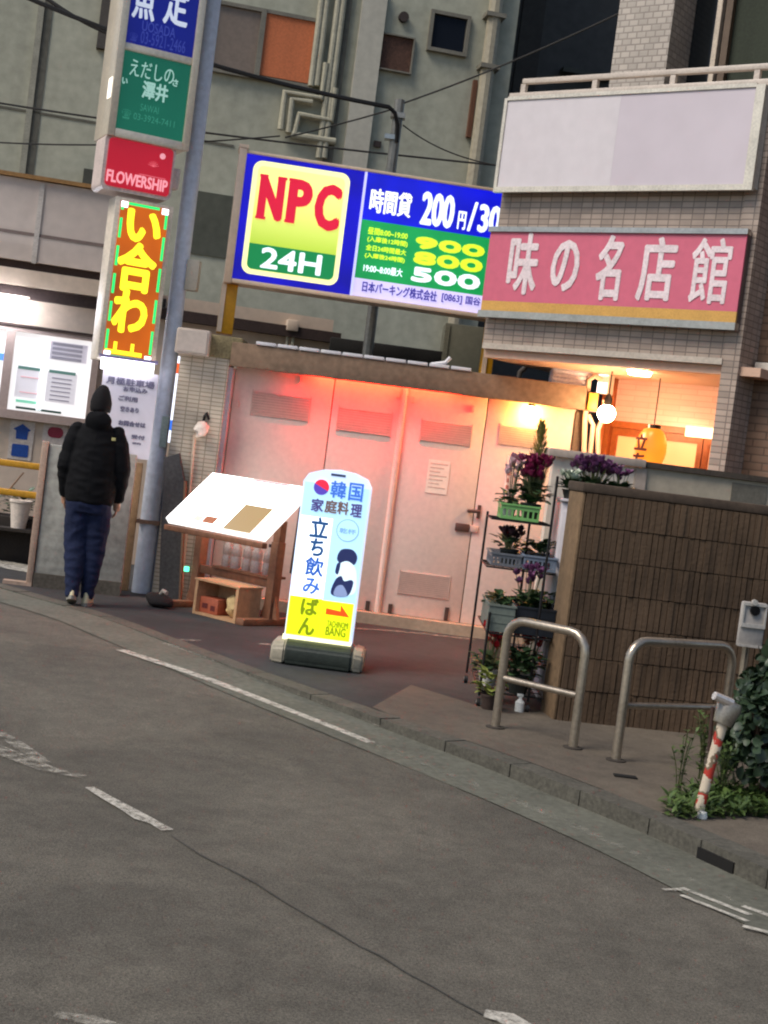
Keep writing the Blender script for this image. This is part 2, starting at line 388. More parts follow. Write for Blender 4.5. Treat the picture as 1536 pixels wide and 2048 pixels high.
markline('road_lettering', [(1485, 1858, 0.018), (1570, 1880, 0.02)], WHITE_L, 0.013)
CRACK = mat('tar seam', (70, 68, 62), 0.7)
markline('road_seam', [(340, 1672, 0.002), (400, 1712, 0.004), (450, 1737, 0.003), (510, 1768, 0.005), (560, 1801, 0.004), (612, 1832, 0.003), (660, 1859, 0.005), (715, 1893, 0.003), (760, 1914, 0.005), (815, 1950, 0.003), (860, 1973, 0.004), (915, 2006, 0.003), (965, 2032, 0.004)], CRACK, 0.006)
# drain mouth in the kerb on the right (dark slab painted for the hole's shade), white lot marking in front of the shed
dk = mat('drain shadow iron', (22, 20, 18), 0.9)
a = Vector((1.545, 6.262)); b_ = Vector((1.655, 6.062)); tdir = (b_ - a).normalized(); nout = Vector((-tdir.y, tdir.x)) * -side
if nout.x > 0: nout = -nout
mb = MB(); q0 = a + nout * 0.006; q1 = b_ + nout * 0.006; q2 = b_ - nout * 0.05; q3 = a - nout * 0.05
top = [mb.bm.verts.new((p.x, p.y, -0.022)) for p in (q0, q1, q2, q3)]; bot = [mb.bm.verts.new((p.x, p.y, -0.085)) for p in (q0, q1, q2, q3)]
mb.bm.faces.new(top); mb.bm.faces.new(bot[::-1])
for e_ in range(4): mb.bm.faces.new((top[e_], top[(e_ + 1) % 4], bot[(e_ + 1) % 4], bot[e_]))
struct(mb.build('drain_mouth', dk, smooth=False))
for nm, pts in (('lot_marking', [(700, 1259), (760, 1262), (850, 1270), (950, 1282)]), ('lot_marking', [(358, 1283), (400, 1284)]), ('lot_marking', [(515, 1291), (552, 1292)])):
    P = [gnd(*p) for p in pts]; mb = MB()
    va = [mb.bm.verts.new((p.x, p.y, 0.006)) for p in P]; vb = [mb.bm.verts.new((p.x, p.y + 0.09, 0.006)) for p in P]
    for i in range(len(P) - 1): mb.bm.faces.new((va[i], va[i + 1], vb[i + 1], vb[i]))
    struct(mb.build(nm, WORN_L, smooth=False))
for pts in ([(-60, 1083), (-60, 1092), (85, 1100), (85, 1092)], [(-60, 1106), (-60, 1124), (85, 1152), (85, 1138)]):
    mark('parking_line', [gnd(*p) for p in pts], WHITE_L, 0.007)

# ================================================================== BUILDINGS
# ---- concrete apartment block filling the background
BB = Plane(-2.5, 20.0, 12)
GREY = mat('block concrete', (172, 172, 154), 0.85, ns=0.7, na=0.22, ns2=7, bump=0.15, bs=25, streak=0.35)
GREYD = mat('block concrete joint', (100, 98, 88), 0.9, ns=1.5, na=0.3)
PIPE = mat('painted drain pipe', (164, 160, 140), 0.6, ns=3, na=0.25)
sl, _ = BB.S(-200, 300); sr, _ = BB.S(1028, 95)
t = Thing('apartment_block', 'grey concrete apartment block with drain pipes filling the background', 'building', BB, 0, 0)
t.box('wall', sl - 4, sr, -0.02, 15, -7, 0, GREY)
def vline(T, part, x0, y0, x1, y1, wd, d0, d1, m, pl=None, parent=None):
    p = pl or T.pl
    a, z1 = p.S(x0, y0); b, z0 = p.S(x1, y1); s = (a + b) / 2
    return T.box(part, s - wd / 2, s + wd / 2, min(z0, z1), max(z0, z1), d0, d1, m, parent)
vline(t, 'wall_joint', 96, 0, 56, 356, 0.14, -0.02, 0.012, GREYD); vline(t, 'wall_strip', 84, 0, 44, 356, 0.08, 0, 0.04, mat('pale joint strip', (150, 148, 134), 0.8))
a, z = BB.S(0, 213); b, _ = BB.S(470, 270)
t.box('wall_joint', sl, b, z - 0.015, z + 0.015, 0, 0.012, GREYD)
def window(T, px0, py0, px1, py1, m, fm, rec=0.05, fr=0.05, name='window', pane='pane'):
    """px0,py0 upper left, px1,py1 lower right"""
    s0, z1 = T.pl.S(px0, py0); s1, z0 = T.pl.S(px1, py1)
    f = T.boxes(name, [(s0 - fr, s1 + fr, z1, z1 + fr, 0, 0.06), (s0 - fr, s1 + fr, z0 - fr, z0, 0, 0.08), (s0 - fr, s0, z0, z1, 0, 0.06), (s1, s1 + fr, z0, z1, 0, 0.06)], fm)
    T.box(pane, s0, s1, z0, z1, 0.0, 0.015, m, f)
    return f
FR = mat('old window frame', (120, 116, 104), 0.6)
CURT = mat('orange window curtain', (196, 112, 72), 0.8, ns=4, na=0.2, streak=0.1)
f = window(t, 430, 8, 618, 172, mat('dim window pane', (128, 114, 102), 0.4, ns=2, na=0.15), FR)
s0, z1 = BB.S(528, 22); s1, z0 = BB.S(615, 168)
t.box('curtain', s0, s1, z0, z1, 0.02, 0.035, CURT, f); vline(t, 'mullion', 526, 20, 514, 160, 0.07, 0.02, 0.07, FR, parent=f)
window(t, 762, 68, 818, 148, mat('rusty shutter brown', (86, 60, 48), 0.8, ns=5, na=0.5), FR, fr=0.02)
window(t, 868, 28, 925, 108, glassmat('dark window glass', (26, 30, 38)), FR)
s, z = BB.S(806, 36); t.prism('vent', [(s + 0.07 * math.cos(i * R(30)), z + 0.07 * math.sin(i * R(30))) for i in range(12)], 0, 0.08, mat('dark vent cap', (58, 48, 44), 0.7))
s, z = BB.S(754, 289); t.box('vent', s - 0.05, s + 0.05, z - 0.04, z + 0.04, 0, 0.05, mat('dark vent cap', (58, 48, 44)))
# pier and pipes
vline(t, 'pier', 745, -20, 712, 340, 0.34, 0, 0.10, mat('pier concrete', (184, 180, 166), 0.8, ns=1, na=0.15, ns2=9, streak=0.4))
vline(t, 'pier', 688, -20, 662, 330, 0.13, 0, 0.06, GREYD)
for x0, x1 in ((641, 621), (652, 632), (664, 646), (676, 655)):
    a, _ = BB.S(x0, 0); z1 = 12; b, z0 = BB.S(x1, 175 if x0 < 660 else 320)
    t.tube('drain_pipe', [((a + b) / 2, z1, 0.09), ((a + b) / 2, z0, 0.09)], 0.045, PIPE)
for pp in (((560, 262), (568, 188), (640, 200), (650, 130)), ((575, 268), (582, 202), (622, 208)), ((586, 275), (596, 232), (660, 244), (668, 180)), ((580, 272), (668, 286))):
    t.tube('drain_pipe', [(*BB.S(*q), 0.1) for q in pp], 0.05, PIPE)
a, _ = BB.S(992, 0); b, z0 = BB.S(940, 350); t.tube('drain_pipe', [((a + b) / 2, 12, 0.13), ((a + b) / 2, 3, 0.13)], 0.1, mat('pale drain pipe', (158, 150, 130), 0.6, ns=2, na=0.2))
for k, (x, y) in enumerate(((984, 38), (972, 140))):
    s, z = BB.S(x, y); t.box('pipe_bracket', s - 0.14, s + 0.14, z - 0.03, z + 0.03, 0, 0.25, FR)
s, z = BB.S(944, 205); t.box('rust_pipe', s - 0.03, s + 0.03, z - 0.5, z + 0.3, 0, 0.08, mat('rust', (100, 66, 48), 0.8))
s0, z1 = BB.S(168, 340); s1, z0 = BB.S(205, 376); t.box('vent_hood', s0, s1, z0, z1, 0, 0.15, mat('dark hood', (70, 70, 62), 0.7))
vline(t, 'downpipe', 214, -20, 203, 100, 0.12, 0, 0.1, mat('dark downpipe', (78, 72, 66), 0.7))
s0, z1 = BB.S(385, 380); s1, z0 = BB.S(470, 520); t.box('dark_panel', s0, s1 + 0.6, z0, z1, 0, 0.02, mat('dark wall panel', (84, 86, 76), 0.85, ns=1, na=0.2))  # darker grey green stretch of the block's wall
# dark block further back, right of it
B2 = Plane(1.2, 25.0, 12); s0, _ = B2.S(1000, 100); s1, _ = B2.S(1400, 100)
t = Thing('dark_building', 'dark grey unlit building seen in the gap above the white blank sign', 'building', B2, s0, 0)
t.box('wall', s0 - 2, s1 + 3, -0.02, 15, -5, 0, mat('dark render', (74, 72, 70), 0.85, ns=0.6, na=0.25, ns2=6))
s0, z1 = B2.S(1048, -10); s1, z0 = B2.S(1072, 150); t.box('wall_strip', s0, s1, z0 - 2, z1 + 2, 0, 0.05, mat('dark render strip', (62, 58, 54), 0.85))
s0, z1 = B2.S(1120, 138); s1, z0 = B2.S(1215, 165); t.box('ledge', s0, s1, z0, z1, 0, 0.2, mat('dark hood', (70, 70, 62)))

# ---- station style building on the left
o = at(0, 600, 15.0); LB = Plane(o.x, o.y, 12)
CREAM = mat('cream wall board', (204, 184, 164), 0.75, ns=1.2, na=0.12, ns2=12, bump=0.05)
PANEL = mat('pinkish facade panel', (206, 192, 182), 0.7, ns=1.0, na=0.1)
DARKB = mat('dark brown eave and shadow', (58, 44, 40), 0.7, ns=4, na=0.3)
t = Thing('ticket_office', 'cream low building with a lit poster window behind the walking person', 'building', LB, 0, 0)
zs = lambda x, y: LB.S(x, y)[1]; ss = lambda x, y: LB.S(x, y)[0]
SR = ss(668, 640)
t.box('wall', -4, SR, -0.02, zs(470, 611), -3, 0, CREAM)
t.box('eave', -4, ss(684, 630), zs(100, 606), zs(100, 584), -3.2, 0.12, DARKB)
t.box('fascia', -4, ss(322, 600), zs(100, 582.5), zs(100, 550), -1, 0.22, CREAM)
t.box('shadow_band', -4, ss(318, 560), zs(100, 549), zs(100, 533), -1, 0.08, DARKB)  # dark strip painted in for the shadow under the upper wall
t.box('upper_wall', -4, ss(262, 470), zs(100, 532), zs(100, 370), -2, 0.14, PANEL)
t.box('trim', -4, ss(262, 400), zs(100, 368.5), zs(100, 361), -2, 0.19, mat('ochre trim', (150, 112, 66), 0.6, ns=4, na=0.3))
z = zs(100, 477); t.box('panel_joint', -4, ss(262, 470) - 0.02, z - 0.02, z + 0.012, 0.14, 0.146, mat('panel joint', (128, 112, 106), 0.8))
for x, y0, y1 in ((84, 372, 530),):
    vline(t, 'panel_joint', x, y0, x - 14, y1, 0.05, 0.14, 0.155, mat('pale panel strip', (196, 188, 180), 0.7))
# poster window
WF = mat('aluminium window frame', (168, 148, 138), 0.4, ns=3, na=0.1)
LITW = emis('lit office interior', (236, 232, 232), 1.0, tex=0.12, base=(200, 200, 200))
s0, z1 = LB.S(-250, 640); s1, z0 = LB.S(170, 838); z1 = zs(100, 672)
fwn = t.boxes('window', [(s0, s1 + 0.06, z1, z1 + 0.05, 0, 0.08), (s0, s1 + 0.06, z0 - 0.09, z0, 0, 0.1), (s1, s1 + 0.07, z0, z1, 0, 0.09), (ss(12, 760) - 0.045, ss(12, 760) + 0.045, z0, z1, 0, 0.08)], WF)
t.box('pane', s0, s1, z0, z1, 0, 0.02, LITW, fwn)
t.box('window_head', s0, s1 + 0.1, z1 + 0.05, z1 + 0.075, 0, 0.1, DARKB, fwn)
def sheet(part, px0, py0, px1, py1, m, d=0.03, parent=None):
    a, zb = LB.S(px0, py0); b, zc = LB.S(px1, py1)
    return t.box(part, min(a, b), max(a, b), min(zb, zc), max(zb, zc), 0.02, d, m, parent or fwn)
PAPER = emis('backlit paper', (206, 198, 206), 0.72, base=(190, 190, 190), sample=False)
GREENB = emis('backlit green band', (88, 130, 122), 0.55, sample=False, base=(80, 110, 100))
sheet('poster', 35, 735, 86, 800, PAPER); sheet('poster', 96, 742, 148, 810, PAPER)
sheet('poster_band', 37, 731, 88, 744, GREENB, 0.034); sheet('poster_band', 99, 739, 151, 752, GREENB, 0.034)
sheet('poster_band', 32, 798, 82, 810, emis('backlit mint band', (120, 196, 166), 0.6, sample=False), 0.034)
sheet('counter', 32, 812, 122, 828, mat('dark green counter', (34, 74, 62), 0.5), 0.05)
sheet('notice', 103, 682, 172, 728, emis('backlit grey paper', (196, 190, 200), 0.5, sample=False), 0.03)
for k in range(6):
    sheet('print_line', 104 - k * 1.2, 757 + k * 8.5, 144 - k * 1.2, 759.5 + k * 8.5, emis('backlit grey print', (140, 136, 146), 0.45, sample=False), 0.036)
for k in range(4):
    sheet('print_line', 106 - k, 690 + k * 9, 166 - k, 692.5 + k * 9, emis('backlit grey print', (140, 136, 146), 0.45), 0.036)
for k, (y, hh) in enumerate(((752, 7), (784, 4))):
    sheet('print_line', 42 - k * 3, y, 84 - k * 3, y + hh, emis('backlit pink print', (214, 150, 156), 0.55, sample=False), 0.036)
a, zb = LB.S(91, 690); b, zc = LB.S(88, 800); t.box('mullion', a - 0.02, a + 0.035, zc - 0.12, zb + 0.05, 0.02, 0.05, emis('window tube reflection', (230, 240, 246), 1.3), fwn)  # glowing strip painted in as a tube's reflection in the pane
sheet('blue_notice', -30, 702, 12, 722, emis('backlit blue notice', (80, 130, 214), 0.8, sample=False), 0.034)
# stickers on the wall below
ST = mat('white sticker sheet', (206, 194, 184), 0.5)
BLUE = mat('blue sticker print', (28, 72, 150), 0.5); CRIM = mat('crimson sticker print', (150, 40, 62), 0.5)
a, zb = LB.S(44, 864)
g = t.box('sticker', a - 0.125, a + 0.125, zb - 0.115, zb + 0.115, 0, 0.012, ST)
t.prism('house_symbol', [(a - 0.055, zb - 0.075), (a + 0.06, zb - 0.075), (a + 0.065, zb + 0.01), (a + 0.09, zb + 0.025), (a, zb + 0.085), (a - 0.09, zb + 0.025), (a - 0.06, zb + 0.01)], 0.012, 0.016, BLUE, g)
a, zb = LB.S(40, 900); g = t.box('sticker', a - 0.12, a + 0.12, zb - 0.1, zb + 0.085, 0, 0.012, ST)
t.prism('parcel_symbol', rrect(a - 0.085, a + 0.085, zb - 0.07, zb + 0.06, 0.015), 0.012, 0.016, BLUE, g)
a, zb = LB.S(110, 866); g = t.box('sticker', a - 0.125, a + 0.125, zb - 0.125, zb + 0.115, 0, 0.012, ST)
t.prism('seal_symbol', rrect(a - 0.075, a + 0.085, zb - 0.05, zb + 0.06, 0.05), 0.012, 0.016, CRIM, g)
# electric meter on the wall, seen between the parking sign legs
a, zb = LB.S(572, 640); b, zc = LB.S(592, 665)
g = t.box('meter_box', a, b, zc, zb, 0, 0.15, CREAM, bev=0.01)
for q in (0.03, 0.09): t.tube('conduit', [(a + q, zc, 0.08), (a + q, zc - 0.4, 0.08)], 0.016, PIPE, g)
# lamp under the eave
TUBE = emis('white fluorescent tube', (236, 240, 255), 30.0)
zl = zs(40, 612); s1 = ss(52, 615)
t2 = Thing('tube_lamp', 'glaring white tube lamp under the eave at the left edge', 'lamp', LB, s1, zl, 0.3)
t2.tube('lit_tube', [(s1 - 1.3, zl, 0.3), (s1, zl, 0.3)], 0.085, TUBE)
t2.box('housing', s1 - 1.35, s1 + 0.04, zl + 0.08, zs(100, 606) - 0.003 , 0.2, 0.4, CREAM, bev=0.01)
# ---- planter, railing, block wall
YEL = mat('yellow rail paint', (206, 150, 40), 0.5, ns=5, na=0.25)
o = gnd(0, 1092); 
YR = Plane(-3.9, 13.2, 0)
t = Thing('yellow_railing', 'yellow two bar railing in front of the planter at the left', 'railing', YR, 0, 0)
for y in (935, 993):
    s1, z = YR.S(86, y); t.box('bar', s1 - 2.2, s1, z - 0.03, z + 0.03, -0.03, 0.03, YEL, bev=0.012)
s1, z = YR.S(86, 930); t.box('post', s1 - 2.1, s1 - 2.04, 0, z, -0.03, 0.03, YEL); t.box('post', s1 - 0.02, s1 + 0.04, -0.0, z + 0.02, -0.028, 0.028, YEL)
for k in range(3):
    a, zb = YR.S(47 - k * 60, 945); t.tube('brace', [(a, zb, 0), (a - 0.13, zb - 0.2, 0)], 0.008, mat('bare steel brace', (150, 120, 96), 0.5))
PB = Plane(-3.9, 14.0, 5)
t = Thing('planter_trough', 'dark trough with leafy plants behind the yellow railing', 'planter', PB, 0, 0)
s1, z1 = PB.S(78, 1040); t.box('trough', s1 - 1.8, s1, 0, z1, -0.4, 0, mat('dark planter', (46, 40, 36), 0.8, ns=6, na=0.4), bev=0.01)
sp_, zp_ = PB.S(36, 1056, 0.1)
t.box('shelf', s1 - 1.8, s1, zp_ - 0.03, zp_ - 0.002, 0.002, 0.22, mat('dark planter', (46, 40, 36)))
tp = Thing('flower_pot', 'white flower pot standing by the dark trough at the left', 'pot', PB, sp_, zp_, 0.1)
MB().lathe([(0.07, 0), (0.1, 0.24), (0.11, 0.25), (0.11, 0.27), (0.095, 0.27), (0.09, 0.22), (0.0, 0.22)]).build('pot', mat('white clay pot', (224, 212, 200), 0.6), tp.root)
PL_TROUGH = (PB, s1, z1)
# block wall behind the person
o = gnd(72, 1176); BW = Plane(o.x - 0.10, o.y + 0.08, 8)
BWM = mat('grey block wall render', (158, 156, 148), 0.9, ns=1.6, na=0.4, ns2=14, bump=0.4, bs=20)
s1, _ = BW.S(258, 1100); z1 = BW.S(97, 888)[1]
t = Thing('block_wall', 'low grey rendered wall right behind the walking person', 'wall', BW, 0, 0)
t.box('wall', 0.05, s1 - 0.03, 0, z1, -0.15, 0, BWM, bev=0.01)
t.box('base_course', 0.05, s1 - 0.03, 0, 0.12, 0.002, 0.03, mat('stained wall foot', (84, 78, 70), 0.9, ns=4, na=0.5))
g = t.box('end_post', -0.01, 0.045, 0, z1 + 0.02, -0.1, 0.02, mat('pinkish steel post', (176, 150, 132), 0.6, ns=5, na=0.25), bev=0.01)
t.box('foot_plate', -0.2, 0.04, 0, 0.03, -0.08, 0.03, mat('pinkish steel post', (176, 150, 132)), g)

# ---- tiled shop building on the right, standing at an angle to the street
o = at(1000, 420, 12.5); RB = Plane(o.x, o.y, -37)
TILE = tilemat('pale facade tiles', (168, 150, 136), (122, 108, 98), 0.10, 0.047, 0.005, off=0.0, var=0.16, stain=0.22)
TRIM = mat('pale metal trim', (190, 178, 164), 0.4, metal=0.3, ns=4, na=0.2)
STEEL = mat('worn stainless steel', (176, 172, 166), 0.28, metal=0.9, ns=5, na=0.2)
rs = lambda x, y, d=0.0: RB.S(x, y, d)[0]
rz = lambda x, y, d=0.0: RB.S(x, y, d)[1]
zled = rz(1220, 702); ztop = rz(1250, 192); sC0 = rs(1446, 730); sC1 = rs(1503, 560)
t = Thing('tiled_shop', 'pale tiled shop building with open lit ground floor at the right', 'building', RB, 0, 0)
t.box('facade', 0, sC0, zled, ztop, -0.2, 0, TILE)
t.box('column', sC0 + 0.001, sC1, -0.02, ztop + 0.02, -0.45, 0.02, TILE)
t.box('ledge_trim', 0.02, sC0, zled - 0.05, zled - 0.002, -0.19, 0.03, TRIM)
t.box('soffit', 0.02, sC0 + 0.3, zled - 0.12, zled - 0.052, -1.4, -0.02, mat('painted soffit', (206, 170, 146), 0.6, ns=2, na=0.1))
# recessed shop front
DR = -1.25
zl = rz(1300, 848, DR); s0 = rs(1232, 800, DR); s1 = sC1 + 1.0
SHOPT = tilemat('shop front tiles', (216, 180, 172), (204, 166, 156), 0.30, 0.05, 0.005, off=0.5, var=0.08, stain=0.12)
t.box('shop_wall', s0, s1, zl, zled - 0.12, DR - 0.2, DR, SHOPT)
WOODO = mat('orange varnished wood', (168, 92, 46), 0.4, ns=3, na=0.25, streak=0.1)
t.box('corner_post', s0 - 0.10, s0 - 0.002, 0, zled - 0.12, DR - 0.2, DR + 0.05, WOODO)
t.box('lintel', s0, s1, zl - 0.06, zl - 0.001, DR - 0.1, DR + 0.03, WOODO)
SHOJI = emis('warm lit door glass', (255, 160, 96), 1.2, tex=0.25, base=(200, 150, 110))
nx = 6; wdt = (s1 - s0) / nx
for k in range(nx):
    a = s0 + k * wdt
    dg = t.boxes('sliding_door', [(a + 0.005, a + 0.055, 0.02, zl - 0.061, -1.33, DR), (a + wdt - 0.055, a + wdt - 0.005, 0.02, zl - 0.061, -1.33, DR), (a + 0.055, a + wdt - 0.055, zl - 0.13, zl - 0.061, -1.33, DR), (a + 0.055, a + wdt - 0.055, 0.02, 0.3, -1.33, DR)], WOODO)
    t.box('glass', a + 0.055, a + wdt - 0.055, 0.3, zl - 0.13, -1.31, -1.28, SHOJI, dg)
a, zb = RB.S(1372, 862, -1.2); b, zc = RB.S(1452, 874, -1.2)
t.box('window_tube', a, b, zb - 0.045, zb + 0.045, DR + 0.003, DR + 0.06, emis('warm window tube', (255, 214, 160), 3.2))
# wall returning at the left of the shop front and dark recess at the right of the column
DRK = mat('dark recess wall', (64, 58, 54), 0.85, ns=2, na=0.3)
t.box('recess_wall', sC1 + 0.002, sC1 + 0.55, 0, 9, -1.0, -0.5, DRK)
# set back upper storey
DU = -0.9
uz0 = ztop - 0.2
PIER = tilemat('upper pier tiles', (178, 168, 156), (146, 136, 126), 0.09, 0.055, 0.007, off=0.5, var=0.12, stain=0.15)
a = rs(1222, 140, DU); b = rs(1335, 110, DU)
t.box('upper_pier', a, b, uz0, 12, DU - 0.6, DU, PIER)
t.box('balcony_floor', 0.02, sC1 + 0.6, ztop - 0.25, ztop - 0.01, -2.4, -0.202, mat('balcony concrete', (120, 112, 104), 0.85))
GL = glassmat('dark upper window', (20, 22, 22), 0.12)
gf = t.box('upper_window', b + 0.002, b + 3.6, uz0, 12, DU - 0.5, DU - 0.4, GL)
WFR = mat('cream window bar', (200, 186, 168), 0.5)
for x0, y0, x1, y1, wd in ((1352, 0, 1333, 150, 0.035), (1442, 0, 1422, 140, 0.045)):
    p, _ = RB.S(x0, y0, DU - 0.3); q, _ = RB.S(x1, y1, DU - 0.3)
    t.box('window_bar', (p + q) / 2 - wd / 2, (p + q) / 2 + wd / 2, uz0, 12, DU - 0.38, DU - 0.3, WFR, gf)
p, _ = RB.S(1452, 20, DU - 0.3); t.box('curtain', p + 0.05, p + 1.6, uz0, 12, DU - 0.395, DU - 0.385, mat('dark green curtain', (52, 58, 48), 0.9, ns=5, na=0.25, streak=0.06), gf)
p, _ = RB.S(1450, 20, DU - 0.3); t.box('window_jamb', p, p + 0.06, uz0, 12, DU - 0.38, DU - 0.32, mat('brown jamb', (96, 80, 66), 0.6), gf)
p, _ = RB.S(1340, 20, DU - 0.3); t.box('window_jamb', p - 0.02, p + 0.05, uz0, 12, DU - 0.399, DU - 0.3, mat('dark red jamb', (58, 30, 32), 0.6), gf)
# balcony rail
a, zr0 = RB.S(1045, 157, 0); b = rs(1560, 113)
rail_z = zr0
g = t.boxes('balcony_rail', [(a, b + 0.6, rail_z - 0.045, rail_z, -0.05, 0.0)], mat('pale rail', (196, 184, 172), 0.4, ns=6, na=0.2), bev=0.008)
for x in (1048, 1190, 1345, 1512):
    p = rs(x, 150); t.box('rail_post', p - 0.02, p + 0.025, ztop + 0.02, rail_z - 0.046, -0.045, -0.005, mat('pale rail', (196, 184, 172)), g)
t.box('coping', -0.02, b + 0.6, ztop + 0.001, ztop + 0.06, -0.22, 0.06, mat('pale rail', (196, 184, 172)), bev=0.008)
# ---- blank sign box on the balcony front
sa = rs(1001, 290, 0.12); sb = rs(1519, 270, 0.12); zc = rz(990, 380, 0.12); zd = rz(1012, 197, 0.12)
BLANK = mat('blank white sign face', (212, 205, 208), 0.45, ns=2.0, na=0.06, ns2=9, streak=0.25); BLANK2 = mat('blank lilac sign face', (204, 194, 201), 0.45, ns=0.8, na=0.05, ns2=4)
sg = Thing('blank_signboard', 'blank white signboard with two tone faces under the balcony rail', 'sign', RB, sa, zc, 0.02)
sg.box('case', sa, sb, zc, zd, 0.022, 0.10, mat('cream sign case', (198, 190, 178), 0.5))
sm = rs(1232, 270, 0.12)
sg.box('face', sa + 0.02, sm, zc + 0.025, zd - 0.02, 0.101, 0.118, BLANK); sg.box('face', sm + 0.0006, sb - 0.075, zc + 0.025, zd - 0.02, 0.101, 0.118, BLANK2)
sg.boxes('frame', [(sa - 0.01, sa + 0.019, zc - 0.02, zd, 0.09, 0.13), (sb - 0.074, sb, zc - 0.02, zd, 0.09, 0.13), (sa + 0.0195, sb - 0.0745, zc - 0.02, zc + 0.024, 0.09, 0.13), (sa + 0.0195, sb - 0.0745, zd - 0.019, zd + 0.012, 0.09, 0.13)], mat('cream sign frame', (214, 206, 190), 0.35, metal=0.3))
# ---- red sign
DS = 0.10
sa = rs(970, 545, DS); sb = rs(1484, 555, DS); zc = rz(1220, 640, DS); zd = rz(1240, 459, DS)
sg = Thing('shop_signboard', 'pink red signboard with white brush lettering on the tiled facade', 'sign', RB, sa, zc, 0.02)
sg.box('case', sa, sb, zc, zd, 0.022, DS - 0.02, mat('dark sign case', (92, 74, 70), 0.5))
zb_ = rz(1220, 612, DS)
sg.box('face', sa + 0.005, sb - 0.005, zb_ + 0.0005, zd - 0.03, DS - 0.019, DS, mat('faded red sign face', (208, 104, 126), 0.45, ns=1.5, na=0.08))
sg.box('gold_band', sa + 0.005, sb - 0.005, zc + 0.028, zb_, DS - 0.019, DS, mat('gold sign band', (208, 160, 84), 0.45, ns=7, na=0.18))
sg.boxes('frame', [(sa - 0.008, sb + 0.005, zc - 0.03, zc + 0.027, 0.05, DS + 0.02), (sa - 0.008, sb + 0.005, zd - 0.029, zd + 0.012, 0.05, DS + 0.02)], STEEL)
LET = mat('white brush lettering', (230, 214, 216), 0.5)
for ch, lb, rt_ in (('味', (1009, 588), (1085, 466)), ('の', (1096, 582), (1166, 480)), ('名', (1185, 600), (1253, 470)), ('店', (1269, 602), (1360, 474)), ('館', (1372, 606), (1470, 476))):
    a, p = RB.S(*lb, DS); b, q = RB.S(*rt_, DS)
    sg.text('lettering', ch, a, b, p, q, DS + 0.003, LET, fat=0.011 if ch != '館' else 0.0075)

# ---- things in the lit entrance
WARM = emis('warm bulb glow', (255, 204, 150), 170.0)
def lamp(name, label, px, py, pl, d, r, m, cord=0.3):
    s, z = pl.S(px, py, d); l = Thing(name, label, 'lamp', pl, s, z, d)
    MB().ball((0, 0, 0), r, 3).build('bulb', m, l.root)
    l.tube('cord', [(s, z + r * 0.8, d), (s, z + r + cord, d)], 0.006, mat('black cable', (24, 22, 22), 0.6))
    MB().lathe([(0.03, r * 0.7), (0.035, r + 0.05), (0.015, r + 0.09)]).build('socket', mat('black cable', (24, 22, 22)), l.root)
    return l
lamp('globe_lamp', 'glaring round bulb hanging in the shop entrance', 1213, 827, RB, -0.5, 0.075, WARM, 0.42)
s, z = RB.S(1302, 897, -0.75)
l = Thing('paper_lantern', 'glowing orange paper lantern with dark red lettering in the shop entrance', 'lantern', RB, s, z - 0.2, -0.75)
prof = []
for k in range(25):
    tt = k / 24; rr = 0.055 + 0.075 * math.sin(math.pi * tt) ** 0.55 + (0.0035 if k % 2 else 0); prof.append((rr, 0.03 + 0.34 * tt))
MB().lathe(prof, seg=24).build('shade', emis('lit lantern paper', (255, 140, 36), 1.4, tex=0.5, base=(130, 70, 26)), l.root, angle=80)
MB().lathe([(0.06, 0), (0.062, 0.03)]).build('bottom_ring', mat('black lacquer', (26, 18, 16), 0.3), l.root); MB().lathe([(0.062, 0.37), (0.06, 0.40)]).build('top_ring', mat('black lacquer', (26, 18, 16)), l.root)
REDL = mat('red lantern lettering', (70, 10, 6), 0.5)
l.text('lettering', '立', s - 0.085, s + 0.035, z - 0.03, z + 0.11, -0.75 + 0.142, REDL, fat=0.006)
l.text('lettering', 'ち', s - 0.085, s + 0.03, z - 0.17, z - 0.05, -0.75 + 0.142, REDL, fat=0.006)
l.tube('cord', [(s, z + 0.2, -0.75), (s, zled - 0.125, -0.75)], 0.005, mat('black cable', (24, 22, 22)))
# ceiling spot lamp in the soffit
s, z = RB.S(1262, 714, -0.12); l = Thing('soffit_lamp', 'small white lamp set in the edge of the lit soffit', 'lamp', RB, s, zled - 0.121, -0.3)
MB().lathe([(0.001, -0.035), (0.09, -0.03), (0.10, -0.003)]).build('diffuser', emis('soffit lamp glow', (255, 200, 150), 60.0), l.root)
# narrow lit sign at the entrance corner
a, zt_ = RB.S(1212, 722, -0.9); _, zb2 = RB.S(1206, 788, -0.9)
l = Thing('lit_strip_sign', 'narrow white lit sign at the left of the shop entrance', 'sign', RB, a, zb2, -0.9)
l.box('case', a - 0.055, a + 0.055, zb2, zt_, -1.0, -0.9, mat('cream sign case', (198, 190, 178)))
zm = zb2 + (zt_ - zb2) * 0.45
WS = emis('white strip glow', (255, 236, 240), 2.2)
l.box('face', a - 0.045, a + 0.045, zm + 0.03, zt_ - 0.01, -0.899, -0.885, WS); l.box('face', a - 0.045, a + 0.045, zb2 + 0.01, zm - 0.03, -0.899, -0.885, WS)
l.box('bracket', a - 0.02, a + 0.02, zb2 - 1.6, zb2 - 0.002, -0.99, -0.95, WOODO)
